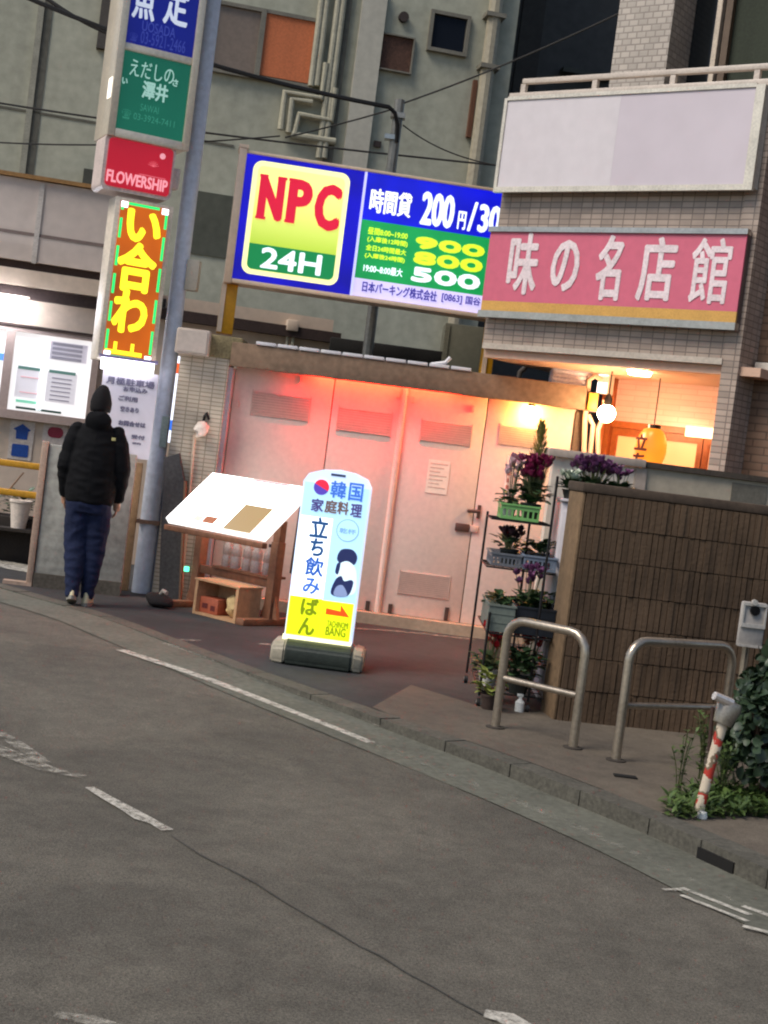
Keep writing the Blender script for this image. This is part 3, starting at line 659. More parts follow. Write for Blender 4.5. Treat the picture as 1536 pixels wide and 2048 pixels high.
# brown brick building at the far right edge
o2 = RB.pt(sC1 + 0.56, 0, -0.3); FB = Plane(o2.x, o2.y, -37)
t = Thing('brown_building', 'brown tiled building beyond the dark gap at the right edge', 'building', FB, 0, 0)
s0 = FB.S(1497, 800)[0]
t.box('wall', s0, s0 + 4, -0.02, 9, -3, 0, tilemat('brown facade tiles', (124, 98, 80), (92, 72, 58), 0.2, 0.06, 0.007, var=0.15))
a, z = FB.S(1528, 740); t.box('wall_lamp', a - 0.05, a + 0.1, z - 0.07, z + 0.05, 0, 0.08, mat('cream sign case', (198, 190, 178)), bev=0.01)
# pale boundary wall in front of the shop
o = at(1110, 900, 10.35); PW = Plane(o.x, o.y, 5)
t = Thing('boundary_wall', 'pale capped boundary wall in front of the lit shop', 'wall', PW, 0, 0)
z1 = PW.S(1150, 902)[1]; sm = PW.S(1282, 940)[0]
t.box('white_panel', 0, sm - 0.04, 0, z1 - 0.06, -0.1, 0, mat('white wall boards', (226, 212, 194), 0.7, ns=2, na=0.15))
t.box('cap', -0.05, sm + 0.02, z1 - 0.058, z1, -0.14, 0.05, mat('wall cap', (176, 160, 146), 0.7, ns=3, na=0.2), bev=0.008)
t.box('post', sm - 0.039, sm + 0.04, 0, z1 - 0.06, -0.12, 0.02, mat('wall cap', (176, 160, 146)))
a = PW.S(1200, 920)[0]; t.box('panel_joint', a - 0.008, a + 0.008, 0, z1 - 0.06, 0.0, 0.006, mat('wall cap', (176, 160, 146)))
t.box('grey_wall', sm + 0.041, sm + 5, 0, z1 - 0.052, -0.12, 0.0, mat('grey wall render', (176, 164, 144), 0.85, ns=1.5, na=0.2, bump=0.2))
t.box('grey_cap', sm + 0.021, sm + 5, z1 - 0.05, z1 - 0.01, -0.15, 0.03, mat('dark coping', (70, 62, 54), 0.8, ns=6, na=0.4))
a, z = PW.S(1495, 985); t.box('patch', a - 0.12, a + 0.14, z - 0.12, z + 0.06, 0.0, 0.01, mat('grey wall patch', (104, 100, 90), 0.85))

# ---- shed with steel doors
SH = Plane(-1.34, 12.9, -2)
DOOR = mat('cream steel door', (220, 196, 184), 0.5, ns=1.6, na=0.10, ns2=22, bump=0.16, bs=3.5, streak=0.5)
DOORL = mat('cream door louvre', (202, 176, 164), 0.6, ns=4, na=0.15)
BEAM = mat('stained concrete beam', (122, 100, 82), 0.85, ns=1.6, na=0.35, ns2=18, bump=0.3, bs=18)
hs = lambda x, y, d=0.0: SH.S(x, y, d)[0]
hz = lambda x, y, d=0.0: SH.S(x, y, d)[1]
t = Thing('storage_shed', 'storage shed with cream steel doors under a stained concrete beam', 'shed', SH, 0, 0)
sL = hs(477, 735); sR = hs(1140, 830); zdo = hz(800, 779); zbt = hz(700, 713, 0.22)
def door(a, b, part='door_panel'):
    return t.box(part, a + 0.004, b - 0.004, 0.10, zdo + 0.068, -0.05, 0, DOOR, bev=0.006)
c1 = hs(640, 1000); c2 = hs(783, 1000); c3 = hs(951, 1000)
d1 = door(sL - 0.02, c1); d2 = door(c1, c2); d3 = door(c2, c3, 'door'); d4 = door(c3, sR + 0.05)
def louvre(px0, py0, px1, py1, par, n=9):
    a, zt = SH.S(px0, py0); b, zb = SH.S(px1, py1); lst = []
    for k in range(n):
        z = zb + (zt - zb) * k / n; lst.append((a, b, z, z + (zt - zb) / n * 0.55, 0.001, 0.012))
    return t.boxes('louvre', lst + [(a - 0.012, a - 0.001, zb - 0.01, zt + 0.006, 0.001, 0.01), (b + 0.001, b + 0.012, zb - 0.01, zt + 0.006, 0.001, 0.01)], DOORL, par)
louvre(508, 780, 615, 842, d1); louvre(680, 812, 778, 872, d2); louvre(846, 838, 938, 892, d3); louvre(1004, 848, 1082, 898, d4); louvre(802, 1140, 893, 1198, d3, 12)
# rounded meeting stile, seams
t.tube('stile', [(c2, 0.1, 0.012), (c2, zdo + 0.02, 0.012)], 0.028, DOOR, d2)
STEELD = mat('dull door steel', (104, 78, 70), 0.45, metal=0.6, ns=6, na=0.2)
a, z = SH.S(944, 1022); g = t.tube('handle', [(a - 0.03, z, 0.002), (a - 0.03, z, 0.06), (a + 0.07, z + 0.005, 0.06)], 0.016, STEELD, d3)
t.box('handle_plate', a + 0.045, a + 0.075, z - 0.06, z + 0.06, 0.002, 0.012, STEELD, d4)
a, z = SH.S(918, 1054); t.box('lock', a - 0.035, a + 0.09, z - 0.035, z + 0.035, 0.002, 0.025, STEELD, d3, bev=0.006)
t.box('lock_case', a + 0.1, a + 0.17, z - 0.03, z + 0.03, 0.002, 0.02, DOORL, d4, bev=0.006)
for x, y in ((735, 1213), (780, 1219), (893, 1226)):
    a, z = SH.S(x, y); t.box('floor_bolt', a - 0.018, a + 0.018, 0.105, z + 0.05, 0.001, 0.02, mat('dark door bolt', (70, 52, 46), 0.5), d3)
for x, y in ((475, 808), (797, 790), (826, 800), (946, 818), (604, 757)):
    a, z = SH.S(x, y); t.box('hook', a - 0.012, a + 0.012, z - 0.03, z + 0.03, 0.001, 0.03, DOORL, d2)
t.box('sill', sL - 0.1, sR + 0.15, 0, 0.098, -0.05, 0.14, mat('pale sill stone', (172, 150, 128), 0.8, ns=3, na=0.2))
t.box('jamb', sL - 0.16, sL - 0.025, 0.0, zdo + 0.0, -0.05, 0.13, mat('blue grey steel jamb', (168, 168, 178), 0.5, ns=2, na=0.2))
t.box('jamb', sR + 0.052, sR + 0.12, 0.0, zdo, -0.05, 0.03, mat('brown jamb', (96, 80, 66)))
t.box('beam', sL - 0.05, hs(1172, 800, 0.22), zdo + 0.07, zbt, -0.05, 0.149, BEAM)
t.box('beam_front', sL - 0.05, hs(1172, 800, 0.22), zdo + 0.012, zbt + 0.0005, 0.15, 0.22, BEAM, bev=0.012)
t.box('roof', sL - 0.05, sR + 0.1, zbt - 0.1, zbt - 0.05, -2.6, -0.051, mat('dark roof felt', (40, 38, 36), 0.9))
t.box('side_wall', sL - 0.02, sL + 0.08, 0, zbt - 0.101, -2.6, -0.055, BEAM); t.box('side_wall', sR, sR + 0.1, 0, zbt - 0.101, -2.6, -0.055, BEAM); t.box('rear_wall', sL, sR, 0, zbt - 0.102, -2.7, -2.6, BEAM)
CT = mat('glazed coping tile', (206, 204, 208), 0.3, ns=6, na=0.1)
lst = []
x = hs(512, 690, 0.22)
while x < hs(905, 735, 0.22):
    lst.append((x, x + 0.175, zbt + 0.001, zbt + 0.03, 0.02, 0.235)); x += 0.19
t.boxes('coping_tile', lst, CT, bev=0.006)
s, z = SH.S(885, 733, 0.1); t.tube('loose_flap', [(s - 0.1, zbt + 0.02, 0.2), (s + 0.02, zbt + 0.05, 0.2), (s + 0.06, zbt + 0.10, 0.2)], 0.018, CT)
# lights under the beam
RED = emis('red light tape', (255, 34, 18), 330.0)
rt0_ = Thing('red_light_tape', 'glowing red light tape under the shed beam', 'lamp', SH, hs(650, 760), zdo + 0.02, 0.12)
zt_ = zdo + 0.052
rt0_.tube('lit_tube', [(hs(630, 756), zt_, 0.10), (hs(905, 790), zt_, 0.10)], 0.012, RED)
rt0_.box('clip_rail', hs(626, 756), hs(912, 790), zt_ + 0.0125, zt_ + 0.0165, 0.08, 0.13, mat('black cable', (24, 22, 22)))
lamp('beam_bulb', 'bright warm bulb under the right end of the shed beam', 1062, 822, SH, 0.09, 0.05, emis('warm beam bulb', (255, 186, 90), 200.0), 0.03)
# papers on the doors
PAP = mat('pinned paper', (232, 222, 206), 0.7, ns=3, na=0.08)
INK = mat('faded ink', (192, 172, 156), 0.7)
n1 = Thing('paper_notice', 'white paper notice taped to the middle steel door', 'notice', SH, *SH.S(875, 955), d0=0.0)
a, zt_ = SH.S(858, 918); b, zb = SH.S(893, 990); n1.box('sheet', a, b, zb, zt_, 0.003, 0.006, PAP)
for k in range(7):
    z = zt_ - 0.04 - k * 0.035; n1.box('print_line', a + 0.02, b - 0.02 - 0.03 * (k % 3), z, z + 0.010, 0.0062, 0.0072, INK)
n1 = Thing('poster', 'small poster with pink flower print beside the rack on the steel door', 'poster', SH, *SH.S(1028, 955), d0=0.0)
a, zt_ = SH.S(1016, 910); b, zb = SH.S(1050, 1000); n1.box('sheet', a, b, zb, zt_, 0.003, 0.006, mat('poster paper', (232, 210, 206), 0.6))
for k in range(5):
    z = zt_ - 0.06 - k * 0.06; n1.box('print_line', a + 0.015, a + 0.04, z, z + 0.035, 0.0062, 0.0072, mat('poster ink', (180, 110, 110), 0.6))

# ---- tiled gate pillar at the left of the shed
PT = tilemat('cream pillar tiles', (188, 174, 156), (140, 128, 112), 0.105, 0.036, 0.0045, off=0.0, var=0.08, bump=0.4, stain=0.2)
TP = Plane(-1.8, 12.72, 0)
ps = lambda x, y: TP.S(x, y)[0]; pz = lambda x, y: TP.S(x, y)[1]
a = ps(350, 800); b = ps(448, 810); z1 = pz(405, 712)
t = Thing('gate_pillar', 'cream tiled gate pillar with mossy top beside the shed', 'pillar', TP, a, 0)
t.box('shaft', a, b, 0, z1, -0.4, 0, PT)
t.box('cap', a - 0.0, b + 0.10, z1 + 0.001, pz(450, 672), -0.42, 0.02, mat('mossy cap stone', (128, 116, 86), 0.9, ns=6, na=0.5, bump=0.5), bev=0.02)
c, zc = TP.S(352, 706, 0.05); d, zd_ = TP.S(424, 664, 0.05)
jb = Thing('junction_box', 'pale square junction box on top of the gate pillar', 'box', TP, c, zc, 0.03)
jb.box('case', c, d, zc, zd_, 0.022, 0.16, mat('pale junction box', (188, 174, 164), 0.5, ns=3, na=0.12), bev=0.015); jb.box('lid', c + 0.02, d - 0.02, zc + 0.02, zd_ - 0.02, 0.161, 0.168, mat('pale junction box', (188, 174, 164)))
g = Thing('pillar_conduit', 'thin pale conduit running down the tiled gate pillar', 'pipe', TP, ps(385, 1000), 0, 0.03)
g.tube('pipe', [(ps(390, 870), pz(390, 870), 0.03), (ps(386, 1000), 0.02, 0.03)], 0.013, mat('pale conduit', (190, 170, 150), 0.5))
s, z = TP.S(402, 858, 0.08); bag = Thing('plastic_bag', 'small white plastic bag hung on the tiled gate pillar', 'bag', TP, s, z - 0.06, 0.06)
m_ = MB().ball((0, 0, 0.06), 0.065, 3, (1.0, 0.7, 1.05))
for v in m_.bm.verts:
    v.co += Vector((1, 1, 1)) * 0.022 * noise.noise(v.co * 26)
m_.build('bag', mat('white plastic film', (222, 208, 196), 0.4, ns=8, na=0.15), bag.root)
bag.tube('hook', [(s, z + 0.05, 0.01), (s + 0.01, z + 0.12, 0.015), (s + 0.02, z + 0.15, 0.01), (s + 0.05, z + 0.09, 0.01)], 0.012, mat('black cable', (24, 22, 22)))
# things on the roof behind the beam
YD = Plane(0, 14.6, 2)
a, zt_ = YD.S(892, 645); b, zb = YD.S(958, 745)
t = Thing('grey_cabinet', 'tall grey green cabinet standing behind the beam under the parking sign', 'cabinet', YD, a, 0)
t.box('body', a, b, 0, zt_, -0.4, 0, mat('grey green cabinet', (116, 114, 98), 0.7, ns=2, na=0.15), bev=0.01); t.box('edge_strip', a + 0.001, a + 0.05, 0.02, zt_ - 0.02, 0.001, 0.012, mat('grey green edge', (134, 130, 112), 0.7))
a, zt_ = YD.S(668, 650); b, zb = YD.S(890, 760)
t = Thing('dark_lean_to', 'dark lean-to roof behind the shed below the parking sign', 'shed', YD, a, 0)
t.box('wall', a, b - 0.02, 0, zt_ - 0.28, -0.8, -0.05, mat('dark hood', (70, 70, 62))); t.box('roof', a - 0.02, b - 0.01, zt_ - 0.279, zt_ - 0.12, -0.9, 0, mat('dark roof felt', (40, 38, 36), 0.9, ns=5, na=0.4), bev=0.02)
a, zt_ = SH.S(1108, 712, 0.0); b, zb = SH.S(1180, 772, 0.0)
t = Thing('louvred_unit', 'pale bluish louvred unit on the right end of the beam', 'vent', SH, a, zbt)
t.box('case', a, b, zbt + 0.001, zt_, -0.3, 0.05, mat('pale bluish case', (222, 226, 246), 0.5), bev=0.01)  # bluish white colour stands in for light cast on the unit
t.boxes('louvre', [(a + 0.015, b - 0.015, zbt + 0.03 + k * 0.034, zbt + 0.05 + k * 0.034, 0.051, 0.065) for k in range(int((zt_ - zbt - 0.05) / 0.034))], mat('pale bluish louvre', (228, 230, 248), 0.45))
t = Thing('black_hose', 'dark bent hose arching behind the beam beside the yellow leg', 'hose', SH, hs(1070, 760, -0.4), zbt - 0.06, -0.4)
P = [SH.S(x, y, -0.4) for x, y in ((1036, 772), (1040, 745), (1060, 726), (1090, 716), (1125, 712))]
t.tube('hose', [(P[0][0], zbt - 0.048, -0.4)] + [(x, z, -0.4) for x, z in P], 0.026, mat('dark hose rubber', (58, 52, 48), 0.6))
# pipes and flap doors in the alley between shed and shop
t = Thing('alley_pipes', 'cluster of pale bent pipes between the shed and the shop', 'pipe', SH, hs(1190, 880, 0.1), 0, 0.1)
PPK = mat('pale alley pipe', (206, 180, 160), 0.5, ns=4, na=0.15)
for pp in (((1168, 905), (1170, 840), (1178, 760), (1190, 752), (1204, 760)), ((1180, 910), (1186, 850), (1176, 830)), ((1196, 915), (1196, 860), (1206, 835), (1210, 800))):
    q = [SH.S(x, y, 0.1) for x, y in pp]; t.tube('bent_pipe', [(q[0][0], 0, 0.1)] + [(x, z, 0.1) for x, z in q], 0.022, PPK)
a, zt_ = SH.S(1178, 785, 0.16); b, zb = SH.S(1192, 822, 0.16)
t = Thing('yellow_meter', 'small yellow box fixed on the alley pipes by the shop', 'box', SH, a, zb, 0.13)
t.box('case', a, b, zb, zt_, 0.131, 0.2, mat('yellow box paint', (206, 160, 60), 0.5), bev=0.008); t.box('back_plate', a - 0.01, b + 0.01, zb - 0.01, zt_ + 0.01, 0.124, 0.1305, STEELD)

# ================================================================== PARKING SIGN
o = at(468, 430, 13.1); NP = Plane(o.x, o.y, 8)
ns_ = lambda x, y, d=0.0: NP.S(x, y, d)[0]
nz = lambda x, y, d=0.0: NP.S(x, y, d)[1]
t = Thing('parking_sign', 'large lit blue and green parking price sign on yellow legs', 'sign', NP, ns_(468, 560), hz(435, 665), -0.1)
zb, zt_ = nz(700, 596), nz(730, 339)
a = ns_(466, 430); b = a + 3.15
t.box('case', a, b, zb, zt_, -0.26, -0.021, mat('parking sign case', (150, 140, 130), 0.5))
am = ns_(717, 470)
BLUE_D = emis('lit parking blue', (16, 2, 206), 0.85, tex=0.3, base=(10, 8, 60))
t.box('face', a + 0.06, am - 0.012, zb + 0.03, zt_ - 0.02, -0.02, 0, BLUE_D)
t.box('divider', am - 0.011, am + 0.011, zb + 0.025, zt_ - 0.02, -0.02, 0.012, emis('lit divider', (190, 190, 255), 0.9, sample=False))
t.box('face', am + 0.012, b - 0.05, nz(830, 454), zt_ - 0.02, -0.02, 0, emis('lit parking blue bright', (14, 22, 220), 0.95, tex=0.3, base=(10, 10, 60)))
t.box('face', am + 0.012, b - 0.05, nz(830, 572) , nz(830, 454) - 0.001, -0.02, 0, emis('lit parking green', (20, 140, 72), 0.95, tex=0.2))
t.box('face', am + 0.012, b - 0.05, zb + 0.03, nz(830, 572) - 0.001, -0.02, 0, emis('lit lilac white', (206, 196, 250), 0.85, tex=0.1))
FRN = mat('sign frame reflection tone', (236, 206, 178), 0.35, metal=0.2, ns=3, na=0.1)  # warm colour stands in for light reflected by the aluminium frame
t.boxes('frame', [(a - 0.012, a + 0.058, zb - 0.02, zt_ + 0.02, -0.3, 0.035), (a + 0.0585, b, zb - 0.015, zb + 0.024, -0.28, 0.03), (a + 0.0585, b, zt_ - 0.019, zt_ + 0.008, -0.28, 0.02)], FRN, bev=0.006)
t.box('top_cap', a - 0.02, a + 0.065, zt_ + 0.021, zt_ + 0.05, -0.3, 0.04, FRN)
YL = mat('yellow leg paint', (214, 150, 22), 0.45, ns=3, na=0.15)
c = ns_(450, 600); e = ns_(981, 715)
t.box('leg', a - 0.02, a + 0.125, nz(435, 664), zb - 0.021, -0.22, -0.06, YL, bev=0.005); t.box('leg_edge', a - 0.0199, a + 0.022, nz(435, 664) + 0.01, zb - 0.022, -0.059, -0.045, FRN)
t.box('leg', e - 0.05, e + 0.05, zbt - 0.04, zb - 0.021, -0.24, -0.10, YL, bev=0.005); t.box('leg_edge', e - 0.052, e - 0.012, zbt - 0.03, zb - 0.022, -0.099, -0.085, FRN)
# badge
def R4(lb, rt_, d=0.0): x0, z0 = NP.S(*lb, d); x1, z1 = NP.S(*rt_, d); return x0, x1, z0, z1
x0, x1, z0, z1 = R4((481, 545), (702, 349))
m_, n_, l_, b_ = _base('lit badge yellow')
tc_ = _n(n_, 'ShaderNodeTexCoord'); sp_ = _n(n_, 'ShaderNodeSeparateXYZ'); l_.new(tc_.outputs['Generated'], sp_.inputs[0])
cr_ = n_.new('ShaderNodeValToRGB'); l_.new(sp_.outputs[2], cr_.inputs[0])
cr_.color_ramp.elements[0].color = (*lin((150, 186, 30)), 1); cr_.color_ramp.elements[0].position = 0.15
cr_.color_ramp.elements[1].color = (*lin((246, 246, 140)), 1); cr_.color_ramp.elements[1].position = 0.85
l_.new(cr_.outputs[0], b_.inputs['Emission Color']); l_.new(cr_.outputs[0], b_.inputs['Base Color']); b_.inputs['Emission Strength'].default_value = 1.0 / 2 ** EXPO
BADGE = m_
bd = t.prism('badge', rrect(x0, x1, z0, z1, 0.085, 6), 0.006, 0.001, emis('lit badge cream', (252, 246, 170), 1.1, base=(220, 214, 150)))
t.prism('badge_field', rrect(x0 + 0.045, x1 - 0.045, z0 + 0.045, z1 - 0.045, 0.05, 6), 0.010, 0.0065, BADGE, bd)
zg = nz(489, 484)
poly = [p for p in rrect(x0 + 0.045, x1 - 0.045, z0 + 0.045, zg + 0.1, 0.05, 6) if p[1] < zg - 0.001]; 
poly = [(x1 - 0.045, zg), (x0 + 0.045, zg)] + poly
t.prism('badge_band', poly, 0.013, 0.0105, emis('lit badge green', (16, 122, 66), 0.9), bd)
NRED = emis('lit lettering red', (206, 22, 56), 0.85, sample=False); NWH = emis('lit lettering white', (226, 236, 255), 1.1, sample=False); NYE = emis('lit lettering lime', (206, 236, 50), 1.0, sample=False); NNV = emis('lit lettering navy', (60, 52, 150), 0.6, sample=False)
def ntext(s, lb, rt_, m, fat=0.0, d=0.004):
    x0, x1, z0, z1 = R4(lb, rt_); return t.text('lettering', s, x0, x1, z0, z1, d, m, fat=fat)
for ch, lb, rt_ in (('N', (511, 437), (573, 356)), ('P', (569, 445), (629, 364)), ('C', (623, 458), (687, 373))):
    ntext(ch, lb, rt_, NRED, 0.023, 0.016)
    x0, x1, z0, z1 = R4(lb, rt_)
    if ch != 'C':
        t.boxes('lettering', [(x0 - 0.006, x0 + 0.085, z0, z0 + 0.026, 0.02, 0.0215), (x0 - 0.006, x0 + 0.07, z1 - 0.026, z1, 0.02, 0.0215)], NRED)
    if ch == 'N': t.boxes('lettering', [(x1 - 0.075, x1 + 0.01, z1 - 0.026, z1, 0.02, 0.0215)], NRED)
ntext('24H', (519, 535), (645, 511), NWH, 0.0075, 0.016)
ntext('時間貸', (737, 424), (826, 388), emis('lit lettering cream', (240, 246, 220), 1.1, sample=False), 0.005)
ntext('200', (838, 449), (913, 392), NWH, 0.011); ntext('円', (913, 458), (934, 424), NWH, 0.004); ntext('/', (933, 462), (957, 405), NWH, 0.006); ntext('30', (953, 464), (1006, 414), NWH, 0.011); ntext('分', (1008, 466), (1036, 436), NWH, 0.004)
ntext('900', (829, 496), (971, 492), NYE, 0.012); ntext('800', (825, 527), (967, 521), NYE, 0.012); ntext('500', (821, 562), (962, 552), NWH, 0.011)
for s_, lb, rt_, m in (('昼間8:00~19:00', (735, 468), (816, 466), NYE), ('(入庫後12時間)', (734, 484), (816, 483), NYE), ('全日24時間最大', (731, 500), (813, 500), NYE), ('(入庫後24時間)', (729, 516), (810, 516), NYE), ('19:00~8:00最大', (726, 543), (806, 538), NWH)):
    ntext(s_, lb, rt_, m, 0.0015)
ntext('日本パーキング株式会社', (723, 583), (875, 583), NNV, 0.0025); ntext('[0863]', (882, 604), (925, 592), NNV, 0.002); ntext('国谷', (930, 608), (962, 596), NNV, 0.002)

# ---- service mast and overhead cables
o = at(768, 430, 14.2); MP = Plane(o.x, o.y, 0)
a, zt_ = MP.S(800, 200); 
t = Thing('service_mast', 'thin grey steel service mast behind the parking sign', 'mast', MP, a, 0)
t.tube('pole', [(MP.S(735, 700)[0], 0, 0), (a, zt_, 0)], [0.055, 0.05], mat('galvanised mast', (128, 126, 120), 0.45, metal=0.5, ns=3, na=0.2))
t.box('band', a - 0.07, a + 0.07, zt_ - 0.18, zt_ - 0.13, -0.06, 0.06, mat('galvanised band', (150, 148, 142), 0.4, metal=0.5)); 
s, z = MP.S(783, 275); t.box('band', s - 0.065, s + 0.065, z - 0.025, z + 0.02, -0.062, 0.062, STEEL)
BLK = mat('black cable', (24, 22, 22))
def cable(label, pts, r, Y0, Y1, m=BLK):
    P = []
    n = len(pts)
    for i, (x, y) in enumerate(pts): P.append(at(x, y, Y0 + (Y1 - Y0) * i / (n - 1)))
    o = MB().tube(P, r, 6).build('overhead_cable', m); tag(o, label, 'cable', 'overhead cables'); return o
def sagpx(p, q, c, n=12): return [tuple(v) for v in bez((*p, 0), (*c, 0), (*q, 0), n)] if False else [((1 - k / n) ** 2 * p[0] + 2 * (k / n) * (1 - k / n) * c[0] + (k / n) ** 2 * q[0], (1 - k / n) ** 2 * p[1] + 2 * (k / n) * (1 - k / n) * c[1] + (k / n) ** 2 * q[1]) for k in range(n + 1)]
cable('thick black cable sagging down to the service mast', sagpx((20, -20), (778, 214), (380, 140)) + [(790, 226), (795, 250), (793, 285)], 0.022, 13.6, 14.15)
cable('second thick black cable above the station building at the top left', sagpx((70, -20), (215, 66), (150, 40)), 0.018, 13.9, 13.9)
THIN = mat('grey thin cable', (48, 46, 44), 0.7)
cable('thin cable crossing behind the blue sign at mid height', sagpx((-20, 203), (1010, 332), (420, 275)), 0.010, 14.0, 14.6, THIN)
cable('lowest thin cable at the left, above the ochre trim', sagpx((-20, 284), (560, 272), (250, 300)), 0.008, 14.3, 14.3, THIN)
cable('thin cable rising from the mast to the tiled pier', sagpx((802, 208), (1240, 26), (1000, 140)), 0.009, 14.2, 13.4, THIN)
cable('thin cable dropping left from the mast across the bent pipes', sagpx((570, 275), (800, 214), (680, 250)), 0.008, 14.2, 14.2, THIN)
cable('thin cable falling right from the mast towards the blank sign', sagpx((806, 250), (990, 330), (880, 310)), 0.007, 14.2, 14.2, THIN)

# ================================================================== STREET POLE AND ITS SIGNS
o = gnd(284, 1184); PP = Plane(o.x, o.y - 0.05, 0)
POLE = mat('pale blue steel pole', (204, 210, 222), 0.5, ns=2.5, na=0.2, ns2=20, streak=0.3)
t = Thing('sign_pole', 'tall pale blue steel pole carrying the stacked shop signs', 'pole', PP, 0, 0)
t.tube('shaft', [(0, 0, 0), (0, 1.2, 0), (0, 1.25, 0), (0, 6.5, 0)], [0.088, 0.086, 0.074, 0.07], POLE, seg=18)
s, z = PP.S(327, 860); t.box('clamp', s - 0.01, s + 0.05, z - 0.15, z + 0.12, 0.0, 0.09, mat('pale green clamp', (150, 164, 158), 0.5)); t.box('foot_band', -0.1, 0.1, 0.62, 0.655, -0.095, 0.095, mat('brown pole band', (128, 100, 84), 0.5))
s, z = PP.S(350, 985); t.tube('conduit', [(0.095, 0.02, 0.02), (0.095, 1.15, 0.02)], 0.014, mat('blue grey conduit', (120, 126, 140), 0.5))
s, z = PP.S(383, 550, 0.05); jb = Thing('switch_box', 'cream switch box fixed on the right side of the blue steel pole', 'box', PP, s, z - 0.14, 0.0)
jb.box('case', s - 0.052, s + 0.062, z - 0.135, z + 0.135, -0.06, 0.06, mat('cream switch box', (186, 176, 160), 0.5, ns=4, na=0.12), bev=0.012); jb.box('mount', 0.06, s - 0.053, z - 0.05, z + 0.05, -0.02, 0.02, STEEL)
t = Thing('wooden_stake', 'weathered timber stake standing against the blue steel pole', 'stake', PP, -0.14, 0, 0.0)
t.box('plank', -0.21, -0.12, 0, PP.S(275, 925)[1], -0.03, 0.02, mat('weathered tan timber', (176, 140, 104), 0.8, ns=3, na=0.3, streak=0.08), bev=0.006); t.box('dark_batten', -0.27, -0.215, 0, PP.S(275, 925)[1] - 0.03, -0.05, 0.0, mat('dark timber batten', (84, 66, 54), 0.8), bev=0.004)
t = Thing('weathered_board', 'dark weathered panel leaning between the pole and the gate pillar', 'panel', TP, ps(345, 1180), 0, 0.06)
t.prism('panel', [(ps(322, 1190), 0.0), (ps(362, 1190), 0.0), (ps(372, 960), pz(360, 960)), (ps(362, 905), pz(350, 905)), (ps(332, 915), pz(328, 915))], 0.03, 0.12, mat('dark weathered panel', (58, 56, 58), 0.8, ns=4, na=0.45, streak=0.3))
t.prism('rim', [(ps(362, 1190) + 0.001, 0.0), (ps(366, 1190), 0.0), (ps(376, 960), pz(360, 960)), (ps(372, 960) + 0.001, pz(360, 960))], 0.02, 0.13, mat('brown timber edge', (112, 84, 66), 0.8))
# lit banner beyond the pole
BN = Plane(-1.75, 13.3, 0)
a, zt_ = BN.S(354, 712); b, zb = BN.S(338, 885)
t = Thing('lit_banner', 'narrow white lit banner with orange and blue ends behind the pole', 'sign', BN, (a + b) / 2, zb)
m0 = (a + b) / 2
hh = zt_ - zb
for part, f0, f1, m in (('white_end', 0.92, 1.0, 'w'), ('orange_band', 0.80, 0.92, 'o'), ('white_face', 0.26, 0.80, 'w'), ('blue_band', 0.14, 0.26, 'b'), ('white_foot', 0.0, 0.14, 'w')):
    mm = {'w': emis('lit banner white', (226, 232, 255), 1.8), 'o': emis('lit banner orange', (240, 96, 40), 1.0, sample=False), 'b': emis('lit banner blue', (50, 110, 220), 1.0, sample=False)}[m]
    t.box(part, m0 - 0.035, m0 + 0.075, zb + hh * f0 + 0.0005, zb + hh * f1, -0.06, 0, mm)
t.tube('pole', [(m0 + 0.09, 0, -0.03), (m0 + 0.09, zt_ + 0.1, -0.03)], 0.012, STEEL)
# stacked signs: one plane turned towards the street
o = at(285, 560, 12.55); SG = Plane(o.x, o.y, 25)
g_ = lambda x, y: SG.S(x, y)
CASE = mat('brushed sign case', (226, 212, 192), 0.3, metal=0.35, ns=4, na=0.15)
# upper double sign
x0, zb = g_(226, 258); x1, zt_ = g_(385, 105); x0 = g_(236, 180)[0]; x1 = g_(378, 190)[0]
zgb = g_(300, 271)[1]; zgt = g_(305, 113)[1]; zbb = g_(310, 98)[1]
t = Thing('stacked_lightbox', 'tall steel framed lightbox with blue and green shop panels at the top of the pole', 'sign', SG, x0, zgb - 0.06, -0.3)
t.box('case', x0 - 0.05, x1 + 0.04, zgb - 0.06, zgb + 2.6, -0.48, -0.021, CASE, bev=0.01)
t.box('green_face', x0 + 0.012, x1 - 0.012, zgb, zgt, -0.02, 0.0, emis('dim lit green', (16, 96, 74), 0.62, tex=0.12))
t.box('blue_face', x0 + 0.012, x1 - 0.012, zbb, zbb + 0.9, -0.02, 0.0, emis('dim lit blue', (10, 20, 116), 0.7, tex=0.12))
t.boxes('frame', [(x0 - 0.055, x0 + 0.011, zgb - 0.07, zgb + 2.6, -0.02, 0.03), (x1 - 0.011, x1 + 0.05, zgb - 0.07, zgb + 2.6, -0.02, 0.03), (x0 + 0.0115, x1 - 0.0115, zgb - 0.075, zgb - 0.001, -0.02, 0.028), (x0 + 0.0115, x1 - 0.0115, zgt + 0.001, zbb - 0.001, -0.02, 0.012)], CASE, bev=0.006)
t.box('painted_glint', x0 - 0.06, x0 - 0.0555, zgb + 0.25, zgb + 0.42, -0.12, 0.0, emis('mirrored lamp glint', (255, 244, 226), 1.4, sample=False))  # glowing strip stands in for a glint on the case side
t.box('pole_bracket', x1 + 0.041, x1 + 0.12, zgb + 0.1, zgb + 0.2, -0.3, -0.2, mat('rusty bracket', (96, 76, 60), 0.7, ns=8, na=0.4))
DW = emis('dim lit white lettering', (190, 198, 214), 0.75, sample=False); DG = emis('dim lit pale green lettering', (150, 190, 178), 0.7, sample=False); DB = emis('dim lit pale blue lettering', (52, 62, 146), 0.7, sample=False)
def stext(T, s, lb, rt_, m, fat=0.0):
    p0, q0 = g_(*lb); p1, q1 = g_(*rt_); return T.text('lettering', s, p0, p1, q0, q1, 0.003, m, fat=fat)
stext(t, '魚', (262, 34), (318, -42), DW, 0.007); stext(t, '定', (324, 46), (384, -30), DW, 0.007)
